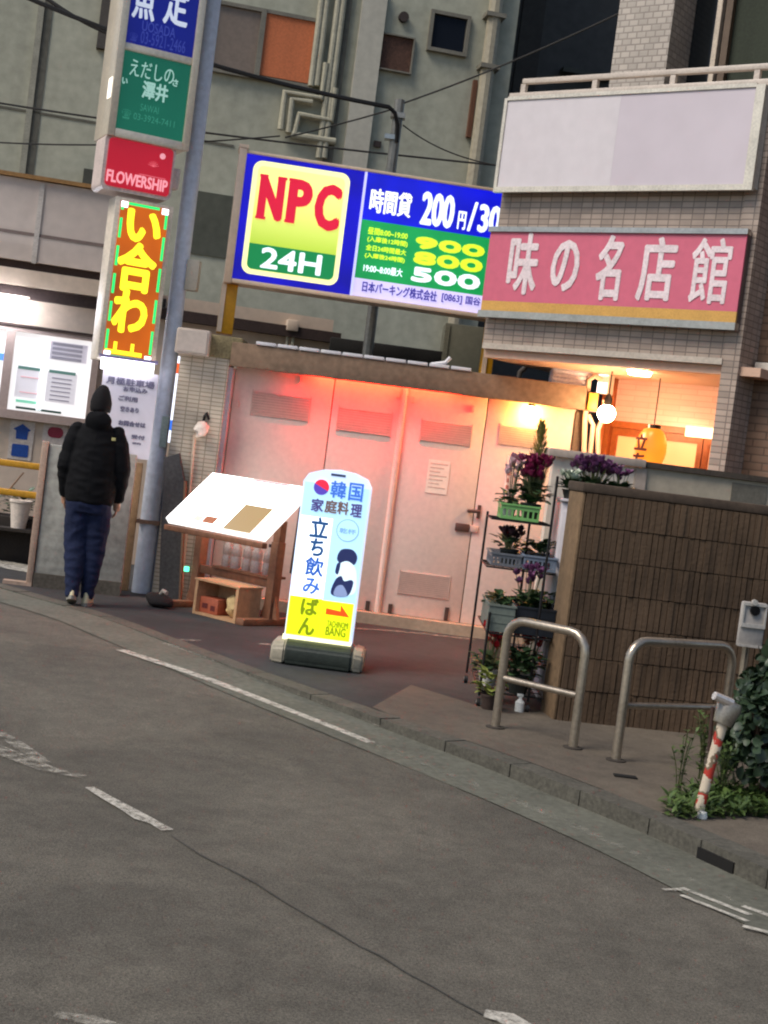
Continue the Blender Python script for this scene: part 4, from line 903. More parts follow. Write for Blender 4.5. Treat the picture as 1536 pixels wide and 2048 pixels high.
stext(t, 'UOSADA', (283, 61), (352, 57), DB, 0.001); stext(t, '☎', (258, 80), (276, 68), DB); stext(t, '03-5921-2466', (280, 86), (372, 83), DB)
stext(t, 'えだしの', (258, 150), (350, 138), DG, 0.001); stext(t, '澤井', (282, 196), (338, 172), DG, 0.005); stext(t, 'い', (243, 167), (256, 157), DG, 0.003); stext(t, 'さ', (344, 172), (357, 160), DG, 0.003)
stext(t, 'SAWAI', (280, 221), (318, 215), emis('dim lit dark green lettering', (52, 132, 108), 0.7, sample=False)); stext(t, '☎ 03-3924-7411', (242, 236), (350, 240), emis('dim lit dark green lettering', (52, 132, 108), 0.7, sample=False))
# red sign
x0 = g_(210, 330)[0]; x1 = g_(346, 338)[0]; zb = g_(270, 384)[1]; zt_ = g_(280, 283)[1]
t = Thing('red_lightbox', 'small rounded red lightbox with white lettering below the stacked lightbox', 'sign', SG, x0, zb, -0.2)
t.prism('case', rrect(x0 - 0.02, x1 + 0.012, zb - 0.02, zt_ + 0.02, 0.05), -0.34, -0.005, mat('cream plastic case', (214, 196, 188), 0.4))
t.prism('face', rrect(x0 + 0.012, x1 - 0.012, zb + 0.012, zt_ - 0.012, 0.035), 0.004, -0.0045, emis('dim lit red', (172, 18, 40), 0.75, tex=0.1))
def rtext(s, lb, rt_, m, fat=0.0):
    p0, q0 = g_(*lb); p1, q1 = g_(*rt_); return t.text('lettering', s, p0, p1, q0, q1, 0.007, m, fat=fat)
PK = emis('dim lit pink lettering', (226, 150, 160), 0.85, sample=False)
rtext('FLOWERSHIP', (211, 362), (336, 362), PK, 0.004)
p0, q0 = g_(278, 348); p1, _ = g_(332, 350); t.box('print_line', p0, p1, q0 - 0.004, q0 + 0.004, 0.005, 0.006, emis('dim lit rose line', (208, 90, 104), 0.8, sample=False))
p0, q0 = g_(325, 313); t.prism('dot', [(p0 + 0.026 * math.cos(k * R(30)), q0 + 0.026 * math.sin(k * R(30))) for k in range(12)], 0.0075, 0.006, PK)
for k in range(7):
    a_ = R(90 + k * 30 - 90); p0, q0 = g_(306, 334)
    t.tube('bouquet_mark', [(p0, q0, 0.005), (p0 + 0.05 * math.cos(a_ * 0.8 + 0.3), q0 + 0.05 * math.sin(a_ * 0.8 + 0.3), 0.005)], 0.0025, emis('dim lit rose line', (208, 90, 104)))
t.box('pole_bracket', x1 + 0.013, x1 + 0.09, zb + 0.1, zb + 0.28, -0.2, -0.06, mat('cream plastic case', (214, 196, 188)), bev=0.015)
# LED display
x0 = g_(222, 500)[0]; x1 = g_(334, 505)[0]; x0 = g_(226, 560)[0] - 0.01; x1 = g_(320, 570)[0]; zb = g_(250, 719)[1]; zt_ = g_(283, 408)[1]
t = Thing('led_display', 'upright scrolling LED display with yellow characters and green border', 'sign', SG, x0, zb, -0.15)
t.box('case', x0 - 0.045, x1 + 0.045, zb - 0.03, zt_ + 0.03, -0.26, -0.012, mat('cream display case', (216, 204, 186), 0.45), bev=0.008)
LEDB = emis('lit amber matrix', (214, 100, 6), 0.8, tex=0.35, base=(60, 30, 8))
t.box('panel', x0, x1, zb, zt_, -0.011, 0.0, LEDB)
LY = emis('lit yellow LEDs', (255, 232, 40), 1.5, sample=False); LG = emis('lit green LEDs', (30, 220, 110), 1.2, sample=False); LW = emis('lit white LEDs', (240, 240, 255), 2.6)
for ch, lb, rt_ in (('い', (248, 480), (326, 428)), ('合', (226, 578), (318, 492)), ('わ', (219, 662), (300, 585))):
    p0, q0 = g_(*lb); p1, q1 = g_(*rt_); t.text('led_character', ch, p0, p1, q0, q1, 0.004, LY, fat=0.016)
p0, q0 = g_(210, 694); p1, q1 = g_(284, 700)
t.boxes('led_character', [(p0, p1, q0 - 0.045, q0 - 0.01, 0.003, 0.006), (p0 + 0.07, p0 + 0.1, q0 - 0.009, q0 + 0.06, 0.003, 0.006), (p0 + 0.22, p0 + 0.25, q0 - 0.009, q0 + 0.06, 0.003, 0.006)], LY)
def ledrun(lst):
    if lst: t.boxes('border_strip', lst, LG)
for sx, per, gap in ((x0 + 0.006, 7, 5), (x1 - 0.028, 8, 6)):
    run = []; k = 0; z = zb + 0.07
    while z < zt_ - 0.07:
        if k % per >= gap: ledrun(run); run = []
        else: run += [(sx, sx + 0.022, z, z + 0.033, 0.001, 0.008)]
        z += 0.034; k += 1
    ledrun(run)
for z in (zb + 0.004, zt_ - 0.026):
    xx = x0 + 0.068; run = []
    while xx < x1 - 0.1: run += [(xx, xx + 0.033, z, z + 0.022, 0.001, 0.008)]; xx += 0.034
    ledrun(run)
for a_, b_ in ((x0 + 0.004, zb + 0.004), (x1 - 0.06, zb + 0.004), (x0 + 0.004, zt_ - 0.054), (x1 - 0.06, zt_ - 0.054)): t.box('corner_led', a_, a_ + 0.056, b_, b_ + 0.05, 0.001, 0.009, LW)
t.box('pole_bracket', x1 + 0.046, x1 + 0.1, zb + 0.5, zb + 0.58, -0.2, -0.1, mat('black cable', (24, 22, 22)))
# notice board with lamp
o = at(255, 830, 12.5); NB = Plane(o.x, o.y, 8)
x0, zb_ = NB.S(192, 905); x1, _ = NB.S(308, 830); x0 = NB.S(196, 830)[0]; zb = NB.S(270, 917)[1]; zt_ = NB.S(258, 742)[1]
t = Thing('notice_board', 'white hand lettered notice board under a lamp below the LED display', 'sign', NB, x0, zb, -0.02)
t.box('board', x0, x1, zb, zt_, -0.03, 0, mat('white painted board', (222, 216, 226), 0.5, ns=2, na=0.06))
INKB = mat('grey blue ink', (128, 122, 146), 0.6)
def btext(s, lb, rt_, m=INKB, fat=0.002):
    p0, q0 = NB.S(*lb); p1, q1 = NB.S(*rt_); return t.text('lettering', s, p0, p1, q0, q1, 0.002, m, fat=fat)
btext('月極駐車場', (212, 766), (310, 764)); btext('お申込み', (246, 782), (296, 778)); btext('ご利用', (236, 800), (276, 795)); btext('空きあり', (240, 822), (278, 816)); btext('お問合せは', (236, 850), (292, 846), fat=0.003); btext('受付', (262, 877), (290, 872)); btext('店内', (264, 888), (282, 886))
t.box('back_post', (x0 + x1) / 2 - 0.03, (x0 + x1) / 2 + 0.03, 0.0, zb, -0.09, -0.031, mat('weathered tan timber', (176, 140, 104)))
p0, q0 = NB.S(203, 728); p1, q1 = NB.S(308, 738)
t.tube('lamp_tube', [(p0, (q0 + q1) / 2, 0.06), (p1, (q0 + q1) / 2, 0.06)], 0.05, emis('board lamp tube', (244, 244, 255), 5.0))
t.box('lamp_housing', p0 - 0.02, p1 + 0.03, (q0 + q1) / 2 + 0.051, (q0 + q1) / 2 + 0.075, -0.02, 0.12, mat('lilac grey housing', (140, 130, 170), 0.5))

# ================================================================== MENU STAND
a0 = at(332, 1030, 12.2); a1 = at(524, 1078, 11.45)
zbm = (a0.z + a1.z) / 2
MW = Vector((a1.x - a0.x, a1.y - a0.y)); ang = math.degrees(math.atan2(MW.y, MW.x)); MWL = MW.length
side_pl = Plane(a0.x, a0.y, ang + 90); dd, zz = side_pl.S(425, 945)
if dd < 0: dd = -dd
MS = Plane(a0.x, a0.y, ang)
WOOD = mat('brown stand timber', (124, 84, 62), 0.6, ns=3, na=0.35, streak=0.15, bump=0.1)
t = Thing('menu_stand', 'brightly lit slanting menu board on a brown wooden stand', 'menu stand', MS, MWL / 2, 0, -dd / 2)
# slanted panel in local coordinates: x along, y into the lot, rising
def slab(part, x0, x1, f0, f1, up0, up1, m, par=None):
    mb = MB(); L_ = Vector((0, dd, zz - zbm)); nrm = Vector((0, -(zz - zbm), dd)).normalized()
    base = t.L(0, zbm, 0); V = []
    for u_ in (up0, up1):
        for x, f in ((x0, f0), (x1, f0), (x1, f1), (x0, f1)): V.append(mb.bm.verts.new(base + Vector((x, 0, 0)) + L_ * f + nrm * u_))
    for q in ((3, 2, 1, 0), (4, 5, 6, 7), (0, 1, 5, 4), (1, 2, 6, 5), (2, 3, 7, 6), (3, 0, 4, 7)): mb.bm.faces.new([V[i] for i in q])
    return mb.build(part, m, par or t.root, False)
MENU = emis('glaring menu sheet', (255, 252, 246), 5.0)
slab('light_box', 0, MWL, 0, 1, -0.06, -0.002, emis('menu box edge', (250, 246, 240), 1.6))
pn = slab('menu_sheet', 0.012, MWL - 0.012, 0.012, 0.988, -0.0015, 0.002, MENU)
slab('photo', 0.36 * MWL, 0.44 * MWL + 0.05, 0.04, 0.17, 0.0025, 0.004, emis('lit dish photo', (150, 90, 60), 0.6, sample=False), pn)
for k_, c_ in enumerate(((236, 214, 190), (240, 226, 196), (232, 200, 170))): slab('photo', (0.05 + 0.105 * k_) * MWL, (0.14 + 0.105 * k_) * MWL, 0.04, 0.15, 0.0025, 0.004, emis('lit pale dish photo %s' % 'abc'[k_], c_, 1.0, sample=False), pn)
for k_ in range(6): slab('print_line', (0.06 + 0.085 * k_) * MWL, (0.075 + 0.085 * k_) * MWL, 0.25, 0.75 - 0.04 * (k_ % 3), 0.0025, 0.0035, emis('lit pale grey print', (236, 232, 228), 1.0, sample=False), pn)
slab('price_tag', 0.60 * MWL, 0.88 * MWL, 0.0, 0.5, 0.0025, 0.004, emis('lit tan price sheet', (150, 128, 92), 0.55, sample=False), pn)
slab('title_strip', 0.45 * MWL, 0.82 * MWL, 0.955, 0.985, 0.0025, 0.004, emis('lit pink title', (230, 110, 120), 1.0, sample=False), pn)
for k in range(5): slab('print_line', (0.06 + 0.1 * k) * MWL, (0.13 + 0.1 * k) * MWL, 0.9, 0.925, 0.0025, 0.0035, emis('lit grey print', (226, 224, 220), 1.0, sample=False), pn)
t.box('front_rail', -0.01, MWL + 0.01, zbm - 0.10, zbm - 0.055, -0.06, 0.0, WOOD, bev=0.006)
for x in (0.12 * MWL, 0.90 * MWL):
    t.box('leg', x - 0.04, x + 0.04, 0.05, zbm - 0.055, -0.36, -0.27, WOOD, bev=0.005)
    t.box('leg_head', x - 0.035, x + 0.035, zbm - 0.054, zbm + 0.12, -0.35, -0.28, WOOD)
    t.box('foot', x - 0.045, x + 0.045, 0.0, 0.055, -0.60, 0.02, WOOD, bev=0.008)
    t.prism('foot_gusset', [(x - 0.10, 0.055), (x + 0.10, 0.055), (x + 0.042, 0.24), (x - 0.042, 0.24)], -0.335, -0.30, WOOD)
t.box('cross_rail', 0.12 * MWL + 0.041, 0.90 * MWL - 0.041, 0.30, 0.37, -0.35, -0.29, WOOD, bev=0.005)
t.tube('prop', [(MWL * 1.04, 0.45, -dd * 0.7), (MWL * 0.98, zz - 0.1, -dd * 0.9)], 0.012, mat('dark prop rod', (66, 48, 42), 0.6))
t.box('green_led', 0.03, 0.06, 0.29, 0.33, -0.28, -0.25, emis('green pilot light', (80, 255, 180), 3.0, sample=False))
# clear bottles on a ledge between the legs
BOT = mat('clear pet bottle', (168, 150, 146), 0.15, ns=9, na=0.25, spec=0.8)
t.box('bottle_shelf', 0.30 * MWL, 0.88 * MWL, 0.372, 0.392, -0.47, -0.27, WOOD)
CAPM = mat('dark bottle cap', (52, 36, 46), 0.5)
bl = None
for k in range(5):
    x = MWL * (0.36 + 0.105 * k); hgt = 0.27 + 0.02 * ((k * 7) % 3)
    if bl is None:
        b1 = Thing('plastic_bottle', 'clear capped bottle in the row on the ledge of the menu stand', 'bottle', MS, x, 0.392, -0.37, group='clear bottles under the menu board')
        MB().lathe([(0.044, 0), (0.047, 0.02), (0.047, 0.09), (0.043, 0.1), (0.047, 0.11), (0.046, 0.17), (0.018, 0.215), (0.016, 0.235)], seg=14).build('bottle', BOT, b1.root)
        MB().lathe([(0.018, 0.23), (0.018, 0.255)], seg=12).build('cap', CAPM, b1.root); bl = b1.root
    else:
        c = copy_tree(bl); c.location = MS.pt(x, 0.392, -0.37 + 0.02 * (k % 2))
# wooden crate with things under the stand
CR = mat('pale crate timber', (188, 146, 108), 0.7, ns=3, na=0.25, streak=0.2)
cx, cz = 0.36 * MWL, 0
t = Thing('wooden_crate', 'pale open wooden crate with orange pack standing under the menu stand', 'crate', MS, MWL * 0.6, 0, 0.0)
x0, x1 = 0.40 * MWL, 0.84 * MWL
t.boxes('frame', [(x0, x0 + 0.03, 0.0, 0.28, -0.26, 0.0), (x1 - 0.03, x1, 0.0, 0.28, -0.26, 0.0), (x0 + 0.0305, x1 - 0.0305, 0.001, 0.02, -0.26, 0.0), (x0 + 0.0305, x1 - 0.0305, 0.02, 0.279, -0.26, -0.24), (x0 - 0.01, x1 + 0.01, 0.281, 0.296, -0.265, 0.005)], CR)
ob = Thing('orange_pack', 'orange carton with dark seals lying in the wooden crate', 'carton', MS, MWL * 0.52, 0.021, -0.1)
xo = MWL * 0.52; ob.box('carton', xo - 0.11, xo + 0.11, 0.0215, 0.15, -0.2, -0.04, mat('orange carton', (168, 88, 62), 0.6, ns=5, na=0.2), bev=0.008); ob.box('seal', xo - 0.07, xo - 0.01, 0.06, 0.10, -0.0395, -0.036, mat('dark seal print', (96, 40, 36), 0.6)); ob.box('seal', xo + 0.03, xo + 0.08, 0.05, 0.09, -0.0395, -0.036, mat('dark seal print', (96, 40, 36)))
ob = Thing('paper_sack', 'crumpled cream sack standing in the wooden crate', 'sack', MS, MWL * 0.72, 0.021, -0.12)
m_ = MB().ball((0, 0, 0.1), 0.1, 3, (0.8, 0.7, 1.0))
for v in m_.bm.verts: v.co += v.co.normalized() * 0.03 * noise.noise(v.co * 18); v.co.z = max(v.co.z, 0.001)
m_.build('sack', mat('cream sack', (206, 178, 128), 0.8, ns=7, na=0.2), ob.root)
# dark weights by the left foot
t = Thing('sandbag', 'dark sandbag slumped over the left foot of the menu stand', 'sandbag', MS, 0.14 * MWL, 0, 0.10)
m_ = MB().ball((0, 0, 0.06), 0.12, 3, (1.2, 0.8, 0.45))
for v in m_.bm.verts: v.co += Vector((0, 0, 1)) * 0.03 * noise.noise(v.co * 9); v.co.z = max(v.co.z, 0.001)
m_.build('bag', mat('dark sandbag cloth', (40, 34, 32), 0.9, ns=9, na=0.3), t.root); MB().tube([(0.0, 0, 0.1), (0.03, 0, 0.14), (0.08, 0, 0.13)], 0.018).build('tie', mat('pale tie cord', (190, 176, 160), 0.8), t.root)

# ================================================================== STANDING LIGHT SIGN
o = gnd(640, 1336); SS = Plane(o.x, o.y + 0.16, -2)
t = Thing('standing_light_sign', 'lit standing bar sign with blue lettering and yellow foot on the forecourt', 'sign', SS, 0, 0)
sxl = SS.S(594, 1110)[0]; sxr = SS.S(722, 1115)[0]; zb = SS.S(640, 1282)[1]; zt_ = SS.S(680, 940)[1]; sh = zt_ - 0.10
BODY = emis('lit sign housing', (190, 214, 250), 1.0, tex=0.1, base=(200, 210, 226))
t.prism('housing', [(sxl - 0.012, zb), (sxr + 0.012, zb), (sxr + 0.012, sh), (sxr - 0.02, sh + 0.055), (sxr - 0.11, sh + 0.088), ((sxl + sxr) / 2, zt_), (sxl + 0.11, sh + 0.088), (sxl + 0.02, sh + 0.055), (sxl - 0.012, sh)], -0.12, 0.075, BODY)
xm = (sxl + sxr) / 2
t.box('carry_slot', xm - 0.05, xm + 0.05, sh + 0.055, sh + 0.072, 0.0755, 0.08, mat('slot shadow grey', (70, 80, 120), 0.6))
FW = emis('lit sign face white', (240, 248, 255), 2.0); FB_ = emis('lit sign face blue', (170, 214, 252), 1.0); FY = emis('lit sign face yellow', (232, 246, 20), 1.15, base=(200, 206, 30))
split = sxl + (sxr - sxl) * 0.50; zy = SS.S(600, 1190)[1]; zhd = SS.S(660, 1036)[1]
t.box('white_face', sxl, split, zy + 0.0005, zhd, 0.0755, 0.084, FW); t.box('blue_face', split + 0.0005, sxr, zy - 0.005, zhd, 0.0755, 0.084, FB_)
t.box('head_face', sxl, sxr, zhd + 0.0005, sh - 0.005, 0.0755, 0.084, FB_)
t.box('yellow_face', sxl - 0.004, split, zb + 0.03, zy, 0.0755, 0.085, FY); t.box('yellow_face', split + 0.0005, sxr - 0.004, zb + 0.03, zy - 0.006, 0.0755, 0.086, FY)
t.box('foot_glow', sxl - 0.02, sxr + 0.01, zb - 0.005, zb + 0.029, 0.0755, 0.09, emis('lit pale yellow edge', (255, 252, 190), 1.8))
TB = emis('lit sign lettering blue', (28, 76, 128), 0.75, sample=False); TB2 = emis('lit sign lettering mid blue', (62, 108, 196), 0.8, sample=False); TO = emis('lit sign lettering olive', (124, 142, 10), 0.7, sample=False); TP_ = emis('lit sign lettering violet', (78, 70, 130), 0.6, sample=False); TBR = emis('lit sign lettering brown', (112, 88, 84), 0.6, sample=False)
def q(s, lb, rt_, m, fat=0.003, d=0.087):
    p0, q0 = SS.S(*lb); p1, q1 = SS.S(*rt_); return t.text('lettering', s, p0, p1, q0, q1, d, m, fat=fat)
q('韓', (661, 994), (696, 964), TB2, 0.003); q('国', (697, 1000), (730, 968), TB2, 0.003)
q('家', (623, 1021), (651, 998), TP_, 0.003); q('庭', (650, 1024), (678, 1001), TBR, 0.003); q('料', (675, 1027), (701, 1004), TBR, 0.003); q('理', (701, 1032), (727, 1009), TP_, 0.003)
q('立', (620, 1072), (662, 1036), TB, 0.005); q('ち', (620, 1109), (652, 1077), TB, 0.005); q('飲', (610, 1148), (652, 1115), emis('lit sign lettering deep blue', (40, 92, 178), 0.8, sample=False), 0.004); q('み', (606, 1184), (644, 1156), TB2, 0.004)
q('ば', (602, 1226), (641, 1196), TO, 0.005); q('ん', (597, 1265), (634, 1234), TO, 0.005)
q('TACHINOMI', (655, 1250), (699, 1243), TO, 0.001); q('BANG', (652, 1267), (694, 1255), TO, 0.0015)
p0, q0 = SS.S(653, 1225); p1, _ = SS.S(701, 1228); t.prism('arrow', [(p0, q0 - 0.002), (p0 + 0.0, q0 + 0.04), (p0 + (p1 - p0) * 0.6, q0 + 0.03), (p0 + (p1 - p0) * 0.58, q0 + 0.075), (p1, q0 - 0.004)], 0.089, 0.0865, emis('lit arrow orange', (226, 78, 20), 0.9, sample=False))
# red and blue disc, pale bubble, seated figure in a bonnet (plain print)
def disc(part, cx, cy, r, m, d, a0=0, a1=360, par=None):
    p0, q0 = SS.S(cx, cy); t.prism(part, [(p0 + r * math.cos(R(a0 + (a1 - a0) * k / 24)), q0 + r * math.sin(R(a0 + (a1 - a0) * k / 24))) for k in range(24 if a1 - a0 == 360 else 25)], d, d - 0.0016, m, par)
disc('disc_red', 645, 974, 0.053, emis('lit disc red', (222, 40, 70), 0.9, sample=False), 0.087, -25, 155); disc('disc_blue', 645, 974, 0.053, emis('lit disc violet', (84, 66, 172), 0.8, sample=False), 0.0868, 155, 335)
disc('bubble_rim', 697, 1060, 0.078, emis('lit bubble rim', (120, 158, 206), 0.85, sample=False), 0.0862); disc('bubble', 697, 1060, 0.072, FB_, 0.088); q('乾杯', (680, 1064), (714, 1058), emis('lit bubble rim', (120, 158, 206)), 0.001, 0.0895)
def blob(pts, m, d):
    P = [SS.S(*p_) for p_ in pts]; cx = sum(p_[0] for p_ in P) / len(P); n = len(P); out = []
    for k in range(n):
        p0, p1, p2, p3 = P[k - 1], P[k], P[(k + 1) % n], P[(k + 2) % n]
        for j in range(5):
            u = j / 5; out.append(tuple(0.5 * ((2 * p1[i]) + (p2[i] - p0[i]) * u + (2 * p0[i] - 5 * p1[i] + 4 * p2[i] - p3[i]) * u * u + (3 * p1[i] - p0[i] - 3 * p2[i] + p3[i]) * u ** 3) for i in (0, 1)))
    t.prism('figure_print', out, d, d - 0.0015, m)
NAV = emis('lit print navy', (38, 46, 92), 0.6, sample=False); PALE = emis('lit print pale', (206, 232, 248), 1.0, sample=False)
blob([(676, 1118), (684, 1098), (706, 1098), (716, 1112), (710, 1128), (694, 1130)], NAV, 0.087)
blob([(684, 1124), (700, 1122), (714, 1140), (712, 1182), (690, 1184), (672, 1140)], PALE, 0.0875)
blob([(672, 1142), (676, 1126), (683, 1124), (678, 1146)], NAV, 0.0885)
blob([(664, 1186), (672, 1158), (684, 1150), (690, 1160), (704, 1158), (708, 1166), (696, 1190)], NAV, 0.0885)
blob([(670, 1188), (674, 1172), (686, 1168), (694, 1180), (694, 1190)], emis('lit print grey blue', (130, 146, 186), 0.8, sample=False), 0.0895)
# cast base
BASE = mat('green black ballast', (48, 54, 48), 0.55, ns=5, na=0.35); GRB = mat('cream ballast end', (158, 150, 132), 0.6, ns=6, na=0.25)
def basering(part, x0, x1, k0, k1, m):
    mb = MB(); pr = [(-0.22, 0.0), (0.22, 0.0), (0.235, 0.03), (0.225, 0.12), (0.19, 0.15), (0.10, 0.165), (-0.14, 0.165), (-0.2, 0.14), (-0.235, 0.04)]
    A = [mb.bm.verts.new((x0, -d * k0, z * (0.3 + 0.7 * k0))) for d, z in pr]; B = [mb.bm.verts.new((x1, -d * k1, z * (0.3 + 0.7 * k1))) for d, z in pr]
    mb.bm.faces.new(A); mb.bm.faces.new(B[::-1])
    for k in range(len(pr)): mb.bm.faces.new((A[k], A[(k + 1) % len(pr)], B[(k + 1) % len(pr)], B[k]))
    bmesh.ops.bevel(mb.bm, geom=[e for e in mb.bm.edges], offset=0.014, segments=3, affect='EDGES')
    return mb.build(part, m, t.root)
xa, xb = SS.S(545, 1310)[0], SS.S(728, 1320)[0]
basering('ballast', xa + 0.10, xb - 0.075, 1, 1, BASE); basering('ballast_end', xa, xa + 0.0985, 0.80, 0.97, GRB); basering('ballast_end', xb - 0.0735, xb, 0.97, 0.82, GRB)
t.box('neck', xm - 0.16, xm + 0.16, 0.14, zb, -0.1, 0.06, BASE)

# ================================================================== BROWN BLOCK WALL
o = gnd(1112, 1441); WW = Plane(o.x, o.y, 9)
zw = WW.S(1180, 966)[1]
t = Thing('ribbed_block_wall', 'dark brown ribbed block wall behind the steel guard rails', 'wall', WW, 0, 0)
RIB = mat('brown ribbed block', (88, 70, 53), 0.9, ns=18, na=0.55, ns2=1.8, streak=0.12, bump=0.5, bs=45)
RIBE = mat('lit tone block end', (118, 96, 72), 0.9, ns=3, na=0.3, ns2=25, bump=0.4, bs=45)  # end face coloured lighter to imitate the light falling on it
CH = 0.190; ncr = int(zw / CH) + 1; CH = (zw - 0.06) / 7
t.box('core', 0.0, 5.2, 0, zw - 0.062, -0.30, -0.016, mat('block mortar', (58, 47, 37), 0.95, ns=6, na=0.3))
mb = MB()
for r_ in range(7):
    x = 0.004
    while x < 5.2:
        wd = 0.0328; dpt = random.uniform(0.006, 0.016); j = random.uniform(-0.003, 0.003)
        if int(x / 0.40 + (0.5 if r_ % 2 else 0)) != int((x - 0.045) / 0.40 + (0.5 if r_ % 2 else 0)): x += 0.002
        mb.box(x, x + wd + j, -dpt, 0.015, r_ * CH + 0.003, (r_ + 1) * CH - 0.003)
        x += 0.038
mb.build('ribs', RIB, t.root, False)
t.box('end_face', -0.022, -0.0005, 0, zw - 0.062, -0.30, 0.0, RIBE, bev=0.006)
t.box('coping', -0.03, 5.2, zw - 0.06, zw, -0.33, 0.015, mat('dark wall coping', (72, 60, 50), 0.9, ns=4, na=0.35), bev=0.012)

# ================================================================== GUARD RAILS
PIPEM = mat('galvanised rail pipe', (172, 160, 144), 0.30, metal=0.75, ns=5, na=0.25, bump=0.03)
def guard(label, p, ang, span, z1, zmid, r=0.026):
    root = empty('guard_rail', label, 'guard rail', (p.x, p.y, 0), R(ang), 'steel guard rails on the kerb side')
    rad = 0.11; P = [(0, 0, -0.05), (0, 0, z1 - rad)]
    P += [(rad - rad * math.cos(R(a)), 0, z1 - rad + rad * math.sin(R(a))) for a in (18, 36, 54, 72, 90)]
    P += [(span - rad + rad * math.sin(R(a)), 0, z1 - rad + rad * math.cos(R(a))) for a in (0, 22, 45, 68, 90)] + [(span, 0, -0.05)]
    MB().tube(P, r, 16).build('hoop', PIPEM, root); MB().tube([(r * 0.8, 0, zmid), (span - r * 0.8, 0, zmid)], r * 0.72, 12).build('cross_bar', PIPEM, root)
    for x in (0, span): MB().lathe([(0.055, -0.002), (0.055, 0.008), (0.03, 0.012)], (x, 0, 0.004)).build('base_ring', mat('dark base ring', (60, 54, 48), 0.8), root)
    return root
p1, p2 = gnd(990, 1457), gnd(1145, 1498)
zt_ = Plane(p1.x, p1.y, 0).S(1040, 1240)[1]
guard('steel guard rail hoop standing in front of the flower rack', p1, math.degrees(math.atan2(p2.y - p1.y, p2.x - p1.x)), (p2 - p1).length, zt_ , 0.30)
p3 = gnd(1231, 1523); guard('steel guard rail hoop turned towards the block wall beside the shrub', p3, 32, 0.78, zt_ + 0.02, 0.31)
# small dark slot in the paving
s_ = gnd(1250, 1556); tag(MB().box(-0.06, 0.06, -0.03, 0.03, 0.002, 0.009, 0.002).build('drain_slot', mat('drain shadow iron', (22, 20, 18))), 'small dark iron drain slot in the sidewalk near the guard rail', 'drain').location = (s_.x, s_.y, 0.004)
# grey meter plate with round dial
o = at(1505, 1250, 7.9); MPm = Plane(o.x, o.y, 6)
a, zt2 = MPm.S(1486, 1202); b, zb2 = MPm.S(1524, 1298)
t = Thing('meter_plate', 'grey metal box with round dark dial fixed above the shrub', 'box', MPm, (a + b) / 2, zb2)
t.box('case', a, b, zb2, zt2, -0.03, 0, mat('pale grey metal case', (172, 166, 160), 0.4, ns=5, na=0.15), bev=0.01)
zc = zb2 + (zt2 - zb2) * 0.6
t.boxes('rim', [(a + 0.004, b - 0.004, zt2 - 0.02, zt2 - 0.004, 0.001, 0.014), (a + 0.004, b - 0.004, zc - 0.04, zc - 0.018, 0.001, 0.014), (a + 0.004, a + 0.014, zc - 0.0175, zt2 - 0.0205, 0.001, 0.012), (b - 0.014, b - 0.004, zc - 0.0175, zt2 - 0.0205, 0.001, 0.012), (a + 0.004, b - 0.004, zb2 + 0.002, zb2 + 0.014, 0.001, 0.012)], mat('bright case rim', (204, 198, 190), 0.35, metal=0.3))
xm = (a + b) / 2; t.prism('dial', [(xm + 0.027 * math.cos(k * R(20)), zc + 0.055 + 0.027 * math.sin(k * R(20))) for k in range(18)], 0.016, 0.001, mat('dark dial', (22, 22, 24), 0.2)); t.prism('knob', [(xm - 0.01 + 0.016 * math.cos(k * R(30)), zc + 0.1 + 0.016 * math.sin(k * R(30))) for k in range(12)], 0.024, 0.001, mat('bright case rim', (204, 198, 190)))
t.tube('post', [(xm, 0, -0.052), (xm, zt2 - 0.02, -0.052)], 0.02, PIPEM)
# leaning taped post
o = gnd(1393, 1634); TPp = Plane(o.x, o.y, 0)
t = Thing('leaning_post', 'leaning post wrapped in peeling red and white tape with a bent steel head', 'post', TPp, 0, 0)
th = TPp.S(1447, 1440); 
def tapemat():
    m, n, l, b = _base('peeling red white tape'); tc = _n(n, 'ShaderNodeTexCoord'); sp = _n(n, 'ShaderNodeSeparateXYZ'); l.new(tc.outputs['Object'], sp.inputs[0])
    ns = _n(n, 'ShaderNodeTexNoise', Scale=14.0, Detail=4.0); l.new(tc.outputs['Object'], ns.inputs['Vector'])
    w_ = _n(n, 'ShaderNodeMath', operation='MULTIPLY_ADD'); w_.inputs[1].default_value = 7.0; l.new(sp.outputs[2], w_.inputs[0]); a_ = _n(n, 'ShaderNodeMath', operation='MULTIPLY'); a_.inputs[1].default_value = 2.2; l.new(ns.outputs[0], a_.inputs[0]); l.new(a_.outputs[0], w_.inputs[2])
    fr = _n(n, 'ShaderNodeMath', operation='FRACT'); l.new(w_.outputs[0], fr.inputs[0]); cr = n.new('ShaderNodeValToRGB'); cr.color_ramp.interpolation = 'CONSTANT'; l.new(fr.outputs[0], cr.inputs[0])
    cr.color_ramp.elements[0].color = (*lin((206, 190, 168)), 1); e = cr.color_ramp.elements.new(0.55); e.color = (*lin((176, 52, 40)), 1); e = cr.color_ramp.elements.new(0.85); e.color = (*lin((120, 104, 84)), 1)
    cr.color_ramp.elements[-1].color = (*lin((206, 190, 168)), 1); l.new(cr.outputs[0], b.inputs['Base Color']); b.inputs['Roughness'].default_value = 0.5
    return m
t.tube('shaft', [(0, -0.03, 0), (th[0] * 0.5, th[1] * 0.5, 0.0), (th[0], th[1], 0)], [0.025, 0.024, 0.025], tapemat(), seg=12)
t.tube('head', [(th[0] - 0.005, th[1] - 0.02, 0), (th[0] + 0.02, th[1] + 0.06, -0.01), (th[0] + 0.03, th[1] + 0.09, -0.01)], [0.045, 0.062, 0.05], mat('scuffed steel head', (150, 142, 130), 0.35, metal=0.7, ns=9, na=0.3), seg=14)
